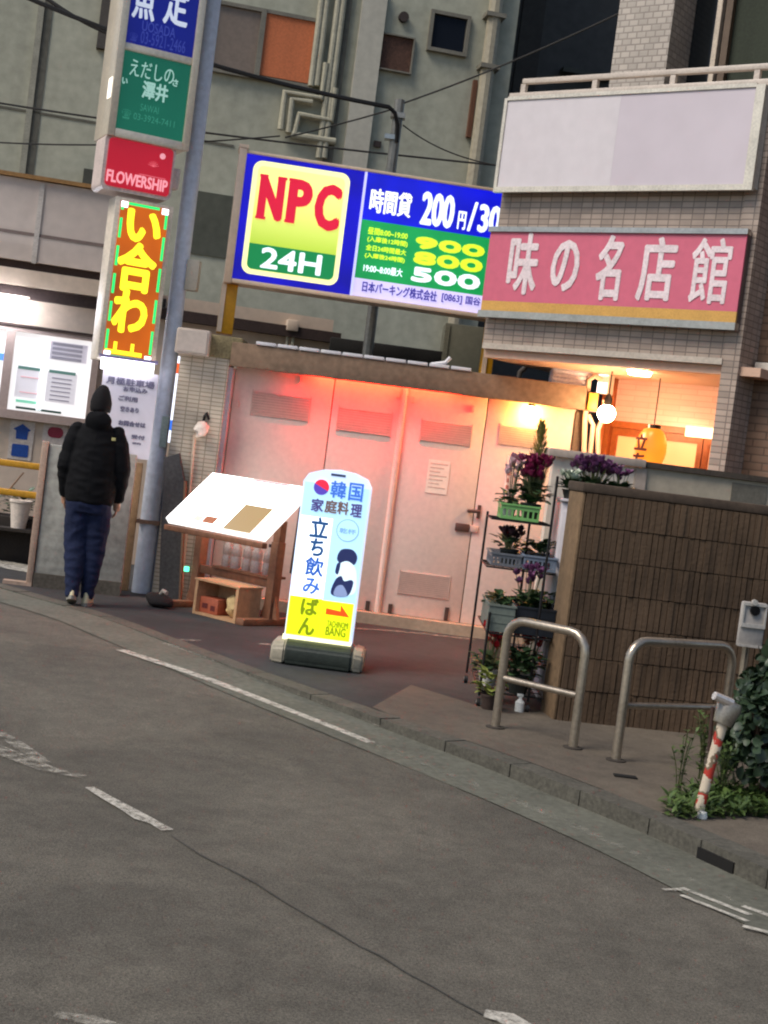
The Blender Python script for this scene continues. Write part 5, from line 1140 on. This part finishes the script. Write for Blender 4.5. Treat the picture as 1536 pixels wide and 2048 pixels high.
t.tube('nozzle', [(th[0] + 0.02, th[1] + 0.085, 0.02), (th[0] - 0.07, th[1] + 0.115, 0.05)], [0.024, 0.02], mat('bright bent steel', (220, 212, 204), 0.25, metal=0.6), seg=10)
t.tube('side_rod', [(th[0] - 0.05, th[1] + 0.05, -0.03), (th[0] - 0.04, th[1] - 0.16, -0.03)], 0.009, mat('dark prop rod', (66, 48, 42)))
s_ = gnd(1397, 1636); tag(MB().lathe([(0.001, 0.0), (0.024, 0.0), (0.026, 0.012), (0.02, 0.03), (0.001, 0.034)], seg=12).build('bottle_cap', mat('white plastic cap', (232, 232, 226), 0.4)), 'tiny white cap lying on the kerb at the foot of the leaning post', 'cap').location = (s_.x + 0.01, s_.y - 0.02, 0.006)

# ================================================================== PLANTS
def leafmat(name, rgb, rgb2, sc=6.0):
    m, n, l, b = _base(name)
    tc = _n(n, 'ShaderNodeTexCoord'); a = _n(n, 'ShaderNodeTexNoise', Scale=sc, Detail=3.0); l.new(tc.outputs['Object'], a.inputs['Vector'])
    mr = _n(n, 'ShaderNodeMapRange'); mr.inputs[1].default_value = 0.35; mr.inputs[2].default_value = 0.65; l.new(a.outputs[0], mr.inputs[0])
    mx = _n(n, 'ShaderNodeMix', data_type='RGBA'); mx.inputs[6].default_value = (*lin(rgb), 1); mx.inputs[7].default_value = (*lin(rgb2), 1); l.new(mr.outputs[0], mx.inputs[0]); l.new(mx.outputs[2], b.inputs['Base Color'])
    b.inputs['Roughness'].default_value = 0.45; MATS[name] = m; return m
LEAF = leafmat('dark leaf', (34, 58, 34), (64, 88, 52), 25); PETC = leafmat('crimson petal', (104, 18, 54), (142, 36, 82), 40); PETP = leafmat('purple petal', (88, 46, 84), (132, 80, 122), 40)
PETR = leafmat('red petal', (178, 24, 40), (206, 50, 60), 40); PETW = leafmat('pale petal', (226, 206, 204), (206, 140, 156), 30)
def leaf(mb, p, d, up, ln, wd, curl=0.25, n=6):
    """rounded leaf blade, folded along its rib"""
    d = d.normalized(); s = d.cross(up); s = s.normalized() if s.length > 1e-6 else Vector((1, 0, 0)); u = s.cross(d).normalized()
    prof = ((0.0, 0.0), (0.25, 0.8), (0.55, 1.0), (0.85, 0.6), (1.0, 0.0))
    ctr = [mb.bm.verts.new(p + d * ln * t - u * curl * ln * t * t) for t, _ in prof]
    L_ = [mb.bm.verts.new(p + d * ln * t + s * wd * 0.5 * w + u * (0.12 * wd * w - curl * ln * t * t)) for t, w in prof[1:-1]]
    R_ = [mb.bm.verts.new(p + d * ln * t - s * wd * 0.5 * w + u * (0.12 * wd * w - curl * ln * t * t)) for t, w in prof[1:-1]]
    for A in (L_, R_):
        mb.bm.faces.new((ctr[0], ctr[1], A[0]))
        for k in range(2): mb.bm.faces.new((ctr[k + 1], ctr[k + 2], A[k + 1], A[k]))
        mb.bm.faces.new((ctr[3], ctr[4], A[2]))
def rnd(a, b): return random.uniform(a, b)
def rdir(zmin=-0.2, zmax=1.0):
    a = rnd(0, 2 * math.pi); z = rnd(zmin, zmax); r = math.sqrt(max(0, 1 - z * z)); return Vector((r * math.cos(a), r * math.sin(a), z))
def potplant(label, loc, pr, ph, potm, petal=None, nl=50, nf=22, spread=0.13, hl=0.10, hf=0.20, group='potted plants set out on racks and troughs', leafm=None, cat='flower'):
    root = empty('potted_plant', label, cat, loc, rnd(0, 6), group)
    MB().lathe([(pr * 0.72, 0), (pr, ph * 0.86), (pr * 1.08, ph * 0.87), (pr * 1.08, ph), (pr * 0.92, ph), (pr * 0.9, ph * 0.8), (0.001, ph * 0.8)]).build('pot', potm, root)
    mb = MB()
    for _ in range(nl):
        d = rdir(-0.15, 0.8); p = Vector((d.x * spread * rnd(0.1, 0.9), d.y * spread * rnd(0.1, 0.9), ph + rnd(0.0, hl)))
        leaf(mb, p, d + Vector((0, 0, 0.1)), Vector((0, 0, 1)), rnd(0.05, 0.085), rnd(0.045, 0.07))
    mb.build('leaves', leafm or LEAF, root, angle=60)
    if petal:
        mb = MB(); st = MB()
        for _ in range(nf):
            d = rdir(0, 0.6); p = Vector((d.x * spread * rnd(0, 0.95), d.y * spread * rnd(0, 0.95), ph + hf * rnd(0.55, 1.05)))
            st.tube([(p.x * 0.3, p.y * 0.3, ph * 0.8), (p.x * 0.8, p.y * 0.8, p.z * 0.75 + ph * 0.2), p], 0.0022, 5)
            for k in range(6):
                a_ = k * R(60) + rnd(0, 0.6); leaf(mb, p, Vector((math.cos(a_) * 0.8, math.sin(a_) * 0.8, rnd(0.2, 1.2))), Vector((0, 0, 1)), rnd(0.035, 0.055), rnd(0.026, 0.038), -0.3)
        st.build('stems', leafmat('flower stem', (70, 80, 48), (96, 96, 60)) if 'flower stem' not in MATS else MATS['flower stem'], root); mb.build('flowers', petal, root, angle=60)
    return root
# ---- rack
RKM = mat('black rack steel', (30, 28, 30), 0.45, metal=0.4, ns=8, na=0.2)
rk = empty('flower_rack', 'black wire rack on casters holding flower pots beside the block wall', 'rack', (0.74, 9.08, 0))
posts = [('post', 0, 0, 0.60), ('post', -0.03, 0.92, 1.20), ('post', 0.31, 0.0, 1.50), ('post', 0.255, 0.80, 1.30)]
for nm, x, y, h in posts: MB().tube([(x, y, 0.07), (x, y, h)], 0.0085, 8).build(nm, RKM, rk)
def wshelf(z, x0, x1, y0, y1):
    mb = MB(); mb.tube([(x0, y0, z), (x1, y0, z), (x1, y1, z), (x0, y1, z), (x0, y0, z)], 0.006, 6)
    for k in range(1, 8): xk = x0 + (x1 - x0) * k / 8; mb.tube([(xk, y0, z), (xk, y1, z)], 0.003, 5)
    for k in range(1, 6): yk = y0 + (y1 - y0) * k / 6; mb.tube([(x0, yk, z + 0.004), (x1, yk, z + 0.004)], 0.003, 5)
    return mb.build('wire_shelf', RKM, rk)
wshelf(1.17, -0.03, 0.36, 0.45, 0.92); wshelf(0.86, -0.03, 0.42, 0.35, 0.92); wshelf(0.47, -0.0, 0.40, 0.0, 0.92); wshelf(0.10, 0.0, 0.40, 0.0, 0.92)
for x, y in ((-0.03, 0.92), (0.0, 0.0), (0.31, 0.0), (0.255, 0.8)):
    c = MB().tube([(x - 0.012, y, 0.028), (x + 0.012, y, 0.028)], 0.027, 14).build('caster', mat('caster rubber', (40, 38, 38), 0.5), rk)
    MB().tube([(x - 0.0135, y, 0.028), (x + 0.0135, y, 0.028)], 0.013, 12).build('hub', mat('caster hub', (170, 166, 160), 0.35, metal=0.5), c)
def crate(name, label, cat, x0, x1, y0, y1, z0, z1, m, taper=0.012, slots=True):
    o = empty(name, label, cat, ((x0 + x1) / 2, (y0 + y1) / 2, z0)); hx, hy, h = (x1 - x0) / 2, (y1 - y0) / 2, z1 - z0; mb = MB(); w_ = 0.008
    def wall(ax, ay, bx, by):
        pass
    mb.box(-hx, hx, -hy, hy, 0, 0.006)
    if slots:
        for zz0, zz1 in ((0.006, h * 0.22), (h * 0.72, h)):
            mb.box(-hx, hx, -hy, -hy + w_, zz0, zz1); mb.box(-hx, hx, hy - w_, hy, zz0, zz1); mb.box(-hx, -hx + w_, -hy + w_, hy - w_, zz0, zz1); mb.box(hx - w_, hx, -hy + w_, hy - w_, zz0, zz1)
        n = 7
        for k in range(n + 1):
            xk = -hx + (2 * hx - 0.012) * k / n; mb.box(xk, xk + 0.012, -hy + 0.001, -hy + w_ - 0.001, h * 0.22, h * 0.72); mb.box(xk, xk + 0.012, hy - w_ + 0.001, hy - 0.001, h * 0.22, h * 0.72)
            yk = -hy + 0.01 + (2 * hy - 0.032) * k / n; mb.box(-hx + 0.001, -hx + w_ - 0.001, yk, yk + 0.012, h * 0.22, h * 0.72); mb.box(hx - w_ + 0.001, hx - 0.001, yk, yk + 0.012, h * 0.22, h * 0.72)
    else:
        mb.box(-hx, hx, -hy, -hy + w_, 0.006, h); mb.box(-hx, hx, hy - w_, hy, 0.006, h); mb.box(-hx, -hx + w_, -hy + w_, hy - w_, 0.006, h); mb.box(hx - w_, hx, -hy + w_, hy - w_, 0.006, h)
        for zz0 in (h * 0.35, h * 0.7): mb.box(-hx - 0.004, hx + 0.004, -hy - 0.004, hy + 0.004, zz0, zz0 + 0.004)
    mb.build('tray', m, o, False)
    r_ = MB(); e = 0.008
    r_.box(-hx - e, hx + e, -hy - e, -hy + 0.004, h + 0.0005, h + 0.012); r_.box(-hx - e, hx + e, hy - 0.004, hy + e, h + 0.0005, h + 0.012); r_.box(-hx - e, -hx + 0.004, -hy + 0.0041, hy - 0.0041, h + 0.0005, h + 0.012); r_.box(hx - 0.004, hx + e, -hy + 0.0041, hy - 0.0041, h + 0.0005, h + 0.012)
    r_.build('rim', m, o, False); return o
GRN = mat('bright green plastic', (122, 178, 104), 0.4, ns=3, na=0.15); SLT = mat('slate grey plastic', (104, 108, 116), 0.45, ns=5, na=0.2); GGP = mat('grey green trough', (104, 112, 104), 0.5, ns=4, na=0.2); NVP = mat('navy black trough', (26, 30, 38), 0.4, ns=5, na=0.2)
crate('green_crate', 'bright green slotted plastic crate on the upper shelf of the rack', 'crate', 0.765, 1.02, 9.56, 9.86, 1.18, 1.27, GRN)
crate('grey_tray', 'grey slotted tray on the middle shelf of the rack', 'tray', 0.735, 0.93, 9.46, 9.9, 0.872, 0.945, SLT)
crate('grey_tray', 'bluish grey tray nearest the block wall on the middle shelf', 'tray', 0.945, 1.16, 9.44, 9.9, 0.872, 0.955, mat('bluish grey plastic', (120, 132, 150), 0.4, ns=5, na=0.2))
crate('planter_trough', 'grey green planter trough on the lower shelf of the rack', 'planter', 0.735, 0.90, 9.1, 9.72, 0.48, 0.64, GGP, slots=False)
crate('planter_trough', 'navy black planter trough on the lower shelf against the block wall', 'planter', 0.91, 1.16, 9.14, 9.76, 0.48, 0.645, NVP, slots=False)
DPOT = mat('dark nursery pot', (36, 38, 36), 0.5, ns=6, na=0.2); WPOT = mat('white nursery pot', (214, 208, 200), 0.5, ns=6, na=0.1)
potplant('crimson cyclamen in a dark pot inside the green crate', (0.965, 9.68, 1.188), 0.065, 0.11, DPOT, PETC, 70, 60, 0.13, 0.13, 0.29)
potplant('pink and white cyclamen at the left of the green crate', (0.83, 9.72, 1.188), 0.05, 0.09, WPOT, PETW, 30, 18, 0.07, 0.08, 0.30)
potplant('dark plum flowered pot plant on the grey middle tray', (0.86, 9.66, 0.88), 0.06, 0.1, DPOT, leafmat('dark plum petal', (44, 24, 34), (70, 40, 50), 40), 36, 22, 0.11, 0.06, 0.12)
potplant('low dark fern on the bluish grey tray', (1.06, 9.66, 0.88), 0.06, 0.09, DPOT, None, 46, 0, 0.10, 0.08)
potplant('single purple cyclamen in the navy black trough', (1.0, 9.36, 0.488), 0.06, 0.13, DPOT, PETP, 60, 16, 0.12, 0.10, 0.27)
potplant('low green foliage plant at the wall end of the navy trough', (1.10, 9.55, 0.488), 0.055, 0.13, DPOT, None, 60, 0, 0.11, 0.10, leafm=leafmat('mid green leaf', (60, 84, 40), (96, 118, 62), 25))
potplant('grey green foliage plant in the grey green trough', (0.83, 9.50, 0.488), 0.05, 0.12, DPOT, None, 50, 0, 0.09, 0.08)
potplant('red cyclamen on the bottom shelf at the left of the rack', (0.80, 9.30, 0.108), 0.065, 0.1, WPOT, PETR, 50, 26, 0.11, 0.08, 0.26)
potplant('bright red poinsettia on the bottom shelf by the block wall', (1.05, 9.42, 0.108), 0.065, 0.1, WPOT, PETR, 40, 26, 0.11, 0.10, 0.30)
potplant('large dark green shrub pot at the front of the bottom shelf', (0.98, 9.12, 0.108), 0.075, 0.11, DPOT, None, 110, 0, 0.14, 0.16)
potplant('yellow green seedling pot standing at the front left of the rack', (0.80, 9.0, 0.0), 0.055, 0.1, mat('terracotta pot', (60, 46, 40), 0.7), None, 40, 0, 0.09, 0.14, leafm=leafmat('yellow green leaf', (116, 130, 52), (150, 156, 84), 25))
wb = empty('spray_bottle', 'white plastic spray bottle on the ground under the rack', 'bottle', (1.0, 9.06, 0.0)); wb.scale = (0.8, 0.8, 0.7); MB().lathe([(0.035, 0), (0.037, 0.01), (0.037, 0.09), (0.014, 0.12), (0.014, 0.14)], seg=14).build('body', mat('white plastic cap', (232, 232, 226)), wb); MB().box(-0.03, 0.02, -0.012, 0.012, 0.141, 0.165, 0.004).build('nozzle', mat('white plastic cap', (232, 232, 226)), wb)
# conifer seedling behind the crimson flowers
cr_ = empty('potted_conifer', 'slim pointed green conifer behind the crimson cyclamen', 'plant', (0.985, 9.80, 1.188)); MB().lathe([(0.05, 0), (0.065, 0.1), (0.07, 0.1), (0.06, 0.09), (0.001, 0.09)]).build('pot', DPOT, cr_)
mb = MB()
for k in range(800):
    h = rnd(0.0, 1.0); rr = 0.09 * (1 - h) ** 0.7 + 0.006; a_ = rnd(0, 6.28); p = Vector((math.cos(a_) * rr * rnd(0.2, 1), math.sin(a_) * rr * rnd(0.2, 1), 0.12 + 0.52 * h))
    leaf(mb, p, Vector((math.cos(a_) * 0.35, math.sin(a_) * 0.35, 1)), Vector((0, 0, 1)), rnd(0.03, 0.07), 0.007, 0.1)
mb.build('needles', leafmat('conifer needles', (96, 106, 46), (140, 138, 70), 20), cr_, angle=60); MB().tube([(0, 0, 0.09), (0, 0, 0.6)], [0.007, 0.003], 6).build('stem', mat('dark timber batten', (84, 66, 54)), cr_)
# white cabinet behind the wall end with more flowers on it
cb = empty('white_cabinet', 'white metal cabinet between the rack and the pale boundary wall', 'cabinet', (1.36, 9.75, 0)); MB().box(-0.20, 0.26, -0.18, 0.2, 0.02, 1.34, 0.01).build('body', mat('white cabinet metal', (206, 200, 204), 0.4, ns=2, na=0.08), cb); MB().box(-0.19, 0.25, -0.195, -0.181, 0.08, 1.28, 0.005).build('door', mat('white cabinet metal', (206, 200, 204)), cb); MB().box(-0.21, 0.27, -0.2, 0.21, 1.341, 1.36, 0.004).build('top', mat('white cabinet metal', (206, 200, 204)), cb)
potplant('tall purple cyclamen on the white cabinet behind the block wall', (1.36, 9.72, 1.361), 0.07, 0.07, DPOT, PETP, 70, 60, 0.17, 0.07, 0.20)
potplant('white cyclamen beside the crimson one on the white cabinet', (1.22, 9.66, 1.361), 0.06, 0.06, DPOT, leafmat('white petal', (216, 222, 200), (190, 200, 180), 30), 46, 14, 0.09, 0.06, 0.10)
potplant('dark foliage plant on the right of the white cabinet', (1.54, 9.68, 1.361), 0.06, 0.06, DPOT, PETP, 60, 10, 0.10, 0.07, 0.17)
# trough plants at the left
PBp, s1_, z1_ = PL_TROUGH
for k in range(5):
    p = PBp.pt(s1_ - 0.22 - 0.36 * k, z1_ - 0.08, -0.2)
    potplant(['dark leafy plant at the right end of the trough behind the railing', 'grey green leafy plant second from the right in the trough', 'broad leafy plant in the middle of the dark trough', 'low leafy plant left of the middle of the dark trough', 'leafy plant at the left end of the dark trough'][k], p, 0.07, 0.1, DPOT, None, 90, 0, 0.19, 0.22, leafm=LEAF if k % 2 == 0 else leafmat('sage leaf', (96, 108, 84), (120, 128, 100), 20), cat='plant')
# shrub at the right edge
SHL = leafmat('shrub leaf', (24, 40, 26), (52, 70, 46), 9)
def shrub(label, c, ells, n, lm, ls=(0.04, 0.075)):
    root = empty('shrub', label, 'shrub', c); mb = MB()
    for _ in range(n):
        ex = random.choice(ells); d = rdir(-0.6, 1); rr = rnd(0.55, 1.0) ** 0.5
        if noise.noise(Vector((d.x * 2.2 + ex[0] * 5, d.y * 2.2, d.z * 2.2 + ex[2]))) < -0.18: rr *= 0.75
        p = Vector((ex[0] + d.x * ex[3] * rr, ex[1] + d.y * ex[4] * rr, max(0.03, ex[2] + d.z * ex[5] * rr)))
        dd_ = (d + rdir(-1, 1) * 0.8 + Vector((0, 0, -0.25))); ln = rnd(*ls)
        leaf(mb, p, dd_, d + rdir(-1, 1) * 0.4, ln, ln * rnd(0.75, 0.95), rnd(0.05, 0.4))
    mb.build('foliage', lm, root, angle=60)
    st = MB()
    for k in range(12):
        ex = random.choice(ells); st.tube([(rnd(-0.05, 0.05), rnd(-0.05, 0.05), 0), (ex[0] * 0.5, ex[1] * 0.5, ex[2] * 0.6), (ex[0] + rnd(-0.1, 0.1), ex[1] + rnd(-0.1, 0.1), ex[2] + ex[5] * 0.6)], [0.014, 0.010, 0.004], 6)
    st.build('stem', mat('dark timber batten', (84, 66, 54)), root); return root
o = gnd(1520, 1600)
shrub('dark green broad leaved shrub beside the leaning post at the right edge', (o.x, o.y, 0), [(0.12, 0.1, 0.52, 0.26, 0.25, 0.30), (0.35, 0.05, 0.50, 0.3, 0.3, 0.42), (-0.02, 0.0, 0.30, 0.20, 0.2, 0.26), (0.3, -0.05, 0.25, 0.3, 0.25, 0.28), (0.6, 0.1, 0.6, 0.4, 0.35, 0.45)], 3600, SHL)
# weeds round the foot of the post: ground cover
mb = MB()
WL = leafmat('weed leaf', (48, 70, 30), (86, 106, 52), 14)
for _ in range(1500):
    px, py = rnd(1335, 1560), rnd(1585, 1640)
    if py < 1600 and px < 1375: continue
    p = gnd(px, py); p.z = rnd(0.0, 0.06); d = rdir(0.05, 0.9); leaf(mb, p, d, Vector((0, 0, 1)), rnd(0.03, 0.075), rnd(0.010, 0.028), 0.3)
struct(mb.build('weeds', WL, angle=60), 'stuff')
def weed(label, px, py, h, n, seed):
    random.seed(seed); o = gnd(px, py); root = empty('tall_weed', label, 'weed', (o.x, o.y, 0)); mb = MB(); st = MB()
    for k in range(n):
        a_ = rnd(0, 6.28); b_ = Vector((math.cos(a_) * rnd(0.02, 0.1), math.sin(a_) * rnd(0.02, 0.1), h * rnd(0.6, 1.0))); P = bez((rnd(-0.015, 0.015), rnd(-0.015, 0.015), 0), (b_.x * 0.2, b_.y * 0.2, b_.z * 0.6), b_, 6); st.tube(P, 0.0028, 5)
        for q in P[1:]:
            for _ in range(3): leaf(mb, q, rdir(-0.1, 0.8), Vector((0, 0, 1)), rnd(0.025, 0.05), rnd(0.008, 0.018), 0.2)
    st.build('stem', MATS['flower stem'], root); mb.build('leaves', WL, root, angle=60)
weed('thin tall weed left of the leaning post', 1354, 1590, 0.34, 5, 3); weed('taller feathery weed against the guard rail hoop', 1400, 1560, 0.36, 8, 4); weed('bushy weed between the leaning post and the shrub', 1442, 1600, 0.30, 12, 5)
random.seed(11)

# ================================================================== PERSON
def remesh(o, vox, smooth=3):
    m = o.modifiers.new('r', 'REMESH'); m.mode = 'VOXEL'; m.voxel_size = vox
    s = o.modifiers.new('s', 'SMOOTH'); s.iterations = smooth; s.factor = 0.5
    dg = bpy.context.evaluated_depsgraph_get(); dg.update()
    me = bpy.data.meshes.new_from_object(o.evaluated_get(dg)); o.modifiers.clear(); old = o.data
    mats = [x for x in old.materials]; o.data = me; me.materials.clear()
    for x in mats: me.materials.append(x)
    bpy.data.meshes.remove(old); me.polygons.foreach_set('use_smooth', [True] * len(me.polygons)); return o
def wrinkle(o, amp, sc, zs=1.0, crease=True):
    me = o.data
    nrm = [v.normal.copy() for v in me.vertices]
    for v, n_ in zip(me.vertices, nrm):
        p = Vector((v.co.x * sc, v.co.y * sc, v.co.z * sc * zs)); a_ = noise.noise(p); b_ = noise.noise(p * 2.3 + Vector((3, 1, 7)))
        if crease: a_ = 0.5 - abs(a_) * 1.6
        v.co += n_ * amp * (a_ * 0.7 + b_ * 0.3)
    me.update()
pr = gnd(154, 1210)
random.seed(11)
person = empty('person', 'person in a black padded jacket and knit cap walking away along the kerb', 'person', (pr.x, pr.y, 0), R(6)); person.scale = (0.9, 0.9, 1.0)
# x right, y away from the viewer (the way the person walks), z up
HX = 0.0
def limb(mb, pts, rad, seg=14):
    mb.tube(pts, rad, seg)
    mb.ball(pts[0], rad[0], 2); mb.ball(pts[-1], rad[-1], 2)
LHIP, RHIP = (-0.09, 0.0, 0.90), (0.09, 0.0, 0.90); LK, RK_ = (-0.075, 0.02, 0.49), (0.085, 0.05, 0.49); LA, RA = (-0.045, -0.10, 0.10), (0.075, 0.02, 0.085)
LSH, RSH = (-0.175, 0.0, 1.38), (0.175, 0.0, 1.38); LE, RE = (-0.235, 0.0, 1.10), (0.245, 0.0, 1.10); LWr, RWr = (-0.225, 0.09, 0.87), (0.235, 0.06, 0.86)
b = MB()
b.rings([(0, 0, 0.82, 0.14, 0.10), (0, 0, 0.92, 0.155, 0.11), (0, 0, 1.05, 0.135, 0.095), (0, 0, 1.2, 0.155, 0.105), (0, 0, 1.33, 0.165, 0.10), (0, -0.005, 1.41, 0.12, 0.08), (0, 0, 1.46, 0.062, 0.062), (0, 0.012, 1.53, 0.055, 0.058)])
b.rings([(0, 0.03, 1.485, 0.03, 0.03), (0, 0.03, 1.50, 0.052, 0.062), (0, 0.022, 1.54, 0.066, 0.082), (0, 0.015, 1.60, 0.074, 0.095), (0, 0.01, 1.65, 0.073, 0.093), (0, 0.005, 1.69, 0.055, 0.072), (0, 0.0, 1.71, 0.02, 0.03)])
b.ball((0, 0.115, 1.575), 0.017, 2, (0.9, 1.3, 1.5)); b.ball((0, 0.104, 1.535), 0.02, 2, (1.3, 0.6, 0.35)); b.ball((0, 0.1, 1.505), 0.022, 2)
for s in (-1, 1): b.ball((s * 0.031, 0.094, 1.60), 0.015, 2); b.ball((s * 0.075, 0.01, 1.585), 0.02, 2, (0.45, 0.8, 1.5)); b.ball((s * 0.03, 0.1, 1.62), 0.012, 2, (1.8, 0.8, 0.5))
for H_, K_, A_ in ((LHIP, LK, LA), (RHIP, RK_, RA)): limb(b, [H_, K_, A_], [0.085, 0.056, 0.04])
for S_, E_, W_ in ((LSH, LE, LWr), (RSH, RE, RWr)): limb(b, [S_, E_, W_], [0.055, 0.042, 0.028])
def hand(mb, w, side):
    w = Vector(w); d = Vector((0, 0.35, -1)).normalized(); s = Vector((0, 1, 0.35)).normalized(); o_ = Vector((side, 0, 0))
    pc = w + d * 0.05; mb.tube([w, w + d * 0.04, w + d * 0.085], [0.026, 0.034, 0.030], 10); 
    for k, (off, ln) in enumerate(((-0.027, 0.058), (-0.009, 0.07), (0.009, 0.075), (0.027, 0.066))):
        p0 = w + d * 0.08 + s * off; p1 = p0 + d * ln * 0.45 - o_ * 0.004; p2 = p1 + d * ln * 0.35 - o_ * 0.014; p3 = p2 + d * ln * 0.2 - o_ * 0.014; mb.tube([p0 - d * 0.02, p0, p1, p2, p3], [0.0095, 0.0095, 0.009, 0.0085, 0.007], 8)
    t0 = w + d * 0.025 + s * 0.026; mb.tube([t0, t0 + s * 0.022 + d * 0.022 - o_ * 0.01, t0 + s * 0.028 + d * 0.05 - o_ * 0.018, t0 + s * 0.026 + d * 0.068 - o_ * 0.022], [0.013, 0.011, 0.0095, 0.008], 8)
hand(b, LWr, -1); hand(b, RWr, 1)
body = b.build('body', mat('skin', (196, 146, 118), 0.5, ns=8, na=0.08), person); remesh(body, 0.0055, 2)
# trousers: loose, pegged at the ankle
b = MB()
b.rings([(0, 0, 0.98, 0.185, 0.135), (0, 0, 0.90, 0.20, 0.15), (0, 0, 0.80, 0.205, 0.155), (0, 0.005, 0.74, 0.195, 0.145)])
for H_, K_, A_ in ((LHIP, LK, LA), (RHIP, RK_, RA)):
    H2 = Vector(H_); K2 = Vector(K_); A2 = Vector(A_) + Vector((0, 0, -0.03)); m1 = H2.lerp(K2, 0.5); m2 = K2.lerp(A2, 0.5)
    b.tube([H2, m1, K2, m2, A2.lerp(K2, 0.1), A2], [0.118, 0.116, 0.106, 0.082, 0.058, 0.054], 16)
tr = b.build('trousers', mat('dark navy trousers', (20, 30, 60), 0.9, ns=7, na=0.3, bump=0.2, bs=120), person); remesh(tr, 0.009, 4); wrinkle(tr, 0.016, 7.0, 1.6)
# jacket
b = MB()
b.rings([(0.0, 0, 0.81, 0.19, 0.145), (0, 0, 0.83, 0.212, 0.165), (0, 0, 0.95, 0.222, 0.175), (0, 0, 1.08, 0.218, 0.172), (0, 0, 1.2, 0.214, 0.162), (0, 0, 1.3, 0.205, 0.148), (0, -0.005, 1.375, 0.185, 0.125), (0, -0.01, 1.425, 0.13, 0.108), (0, -0.01, 1.47, 0.098, 0.10), (0, 0.0, 1.515, 0.088, 0.094), (0, 0.005, 1.53, 0.07, 0.078)], 28)
for S_, E_, W_ in ((LSH, LE, LWr), (RSH, RE, RWr)):
    S2, E2, W2 = Vector(S_), Vector(E_), Vector(W_); b.tube([S2, S2.lerp(E2, 0.35), E2, E2.lerp(W2, 0.5), W2, W2 + (W2 - E2).normalized() * 0.015], [0.070, 0.086, 0.082, 0.072, 0.054, 0.048], 16); b.ball(S_, 0.07, 2)
b.ball((0, -0.085, 1.47), 0.09, 3, (1.3, 0.75, 0.95))
JM = mat('black padded nylon', (13, 13, 16), 0.85, ns=8, na=0.3, bump=0.1, bs=60, spec=0.2)
jk = b.build('jacket', JM, person); remesh(jk, 0.009, 3); wrinkle(jk, 0.013, 6.0, 2.0)
MB().box(-0.018, 0.018, -0.003, 0.003, -0.012, 0.012, 0.002).build('logo_patch', mat('pale gold patch', (190, 180, 120), 0.5), jk).location = (0.155, -0.128, 1.345)
# knit cap and hood fold
b = MB(); b.rings([(0, 0.0, 1.545, 0.085, 0.10), (0, 0.0, 1.57, 0.092, 0.108), (0, 0.0, 1.62, 0.093, 0.110), (0, -0.003, 1.67, 0.082, 0.097), (0.002, -0.006, 1.71, 0.062, 0.072), (0.006, -0.008, 1.745, 0.038, 0.044), (0.008, -0.01, 1.76, 0.012, 0.014)], 24)
hat = b.build('knit_cap', mat('black knit', (22, 20, 22), 0.95, ns=30, na=0.3, bump=0.5, bs=150), person, angle=80); wrinkle(hat, 0.006, 16, 1.0)
for v in hat.data.vertices:        # open over the face
    if v.co.y > 0.06 and v.co.z < 1.60: v.co.z += (1.605 - v.co.z) * 0.95
# shoes
SHO = mat('cream sneaker', (208, 196, 160), 0.6, ns=9, na=0.15); SOLE = mat('grey rubber sole', (150, 146, 136), 0.7)
for A_, lift, side in ((LA, 0.0, -1), (RA, 0.0, 1)):
    x, y = A_[0], A_[1]
    pitch = R(14) if side < 0 else 0.0
    b = MB(); b.rings([(0, 0.05, 0.028, 0.047, 0.135), (0, 0.05, 0.05, 0.046, 0.132), (0, 0.035, 0.07, 0.043, 0.11), (0, -0.01, 0.095, 0.038, 0.058), (0, -0.02, 0.125, 0.038, 0.045)], 20); s_ = b.build('shoe', SHO, person, angle=70)
    b = MB(); b.rings([(0, 0.05, 0.0, 0.046, 0.134), (0, 0.05, 0.027, 0.05, 0.139)], 20); so_ = b.build('sole', SOLE, s_)
    s_.location = (x, y + 0.01, 0.0); s_.rotation_euler = (-pitch, 0, R(-4 * side))
    if pitch: s_.location.z = 0.043
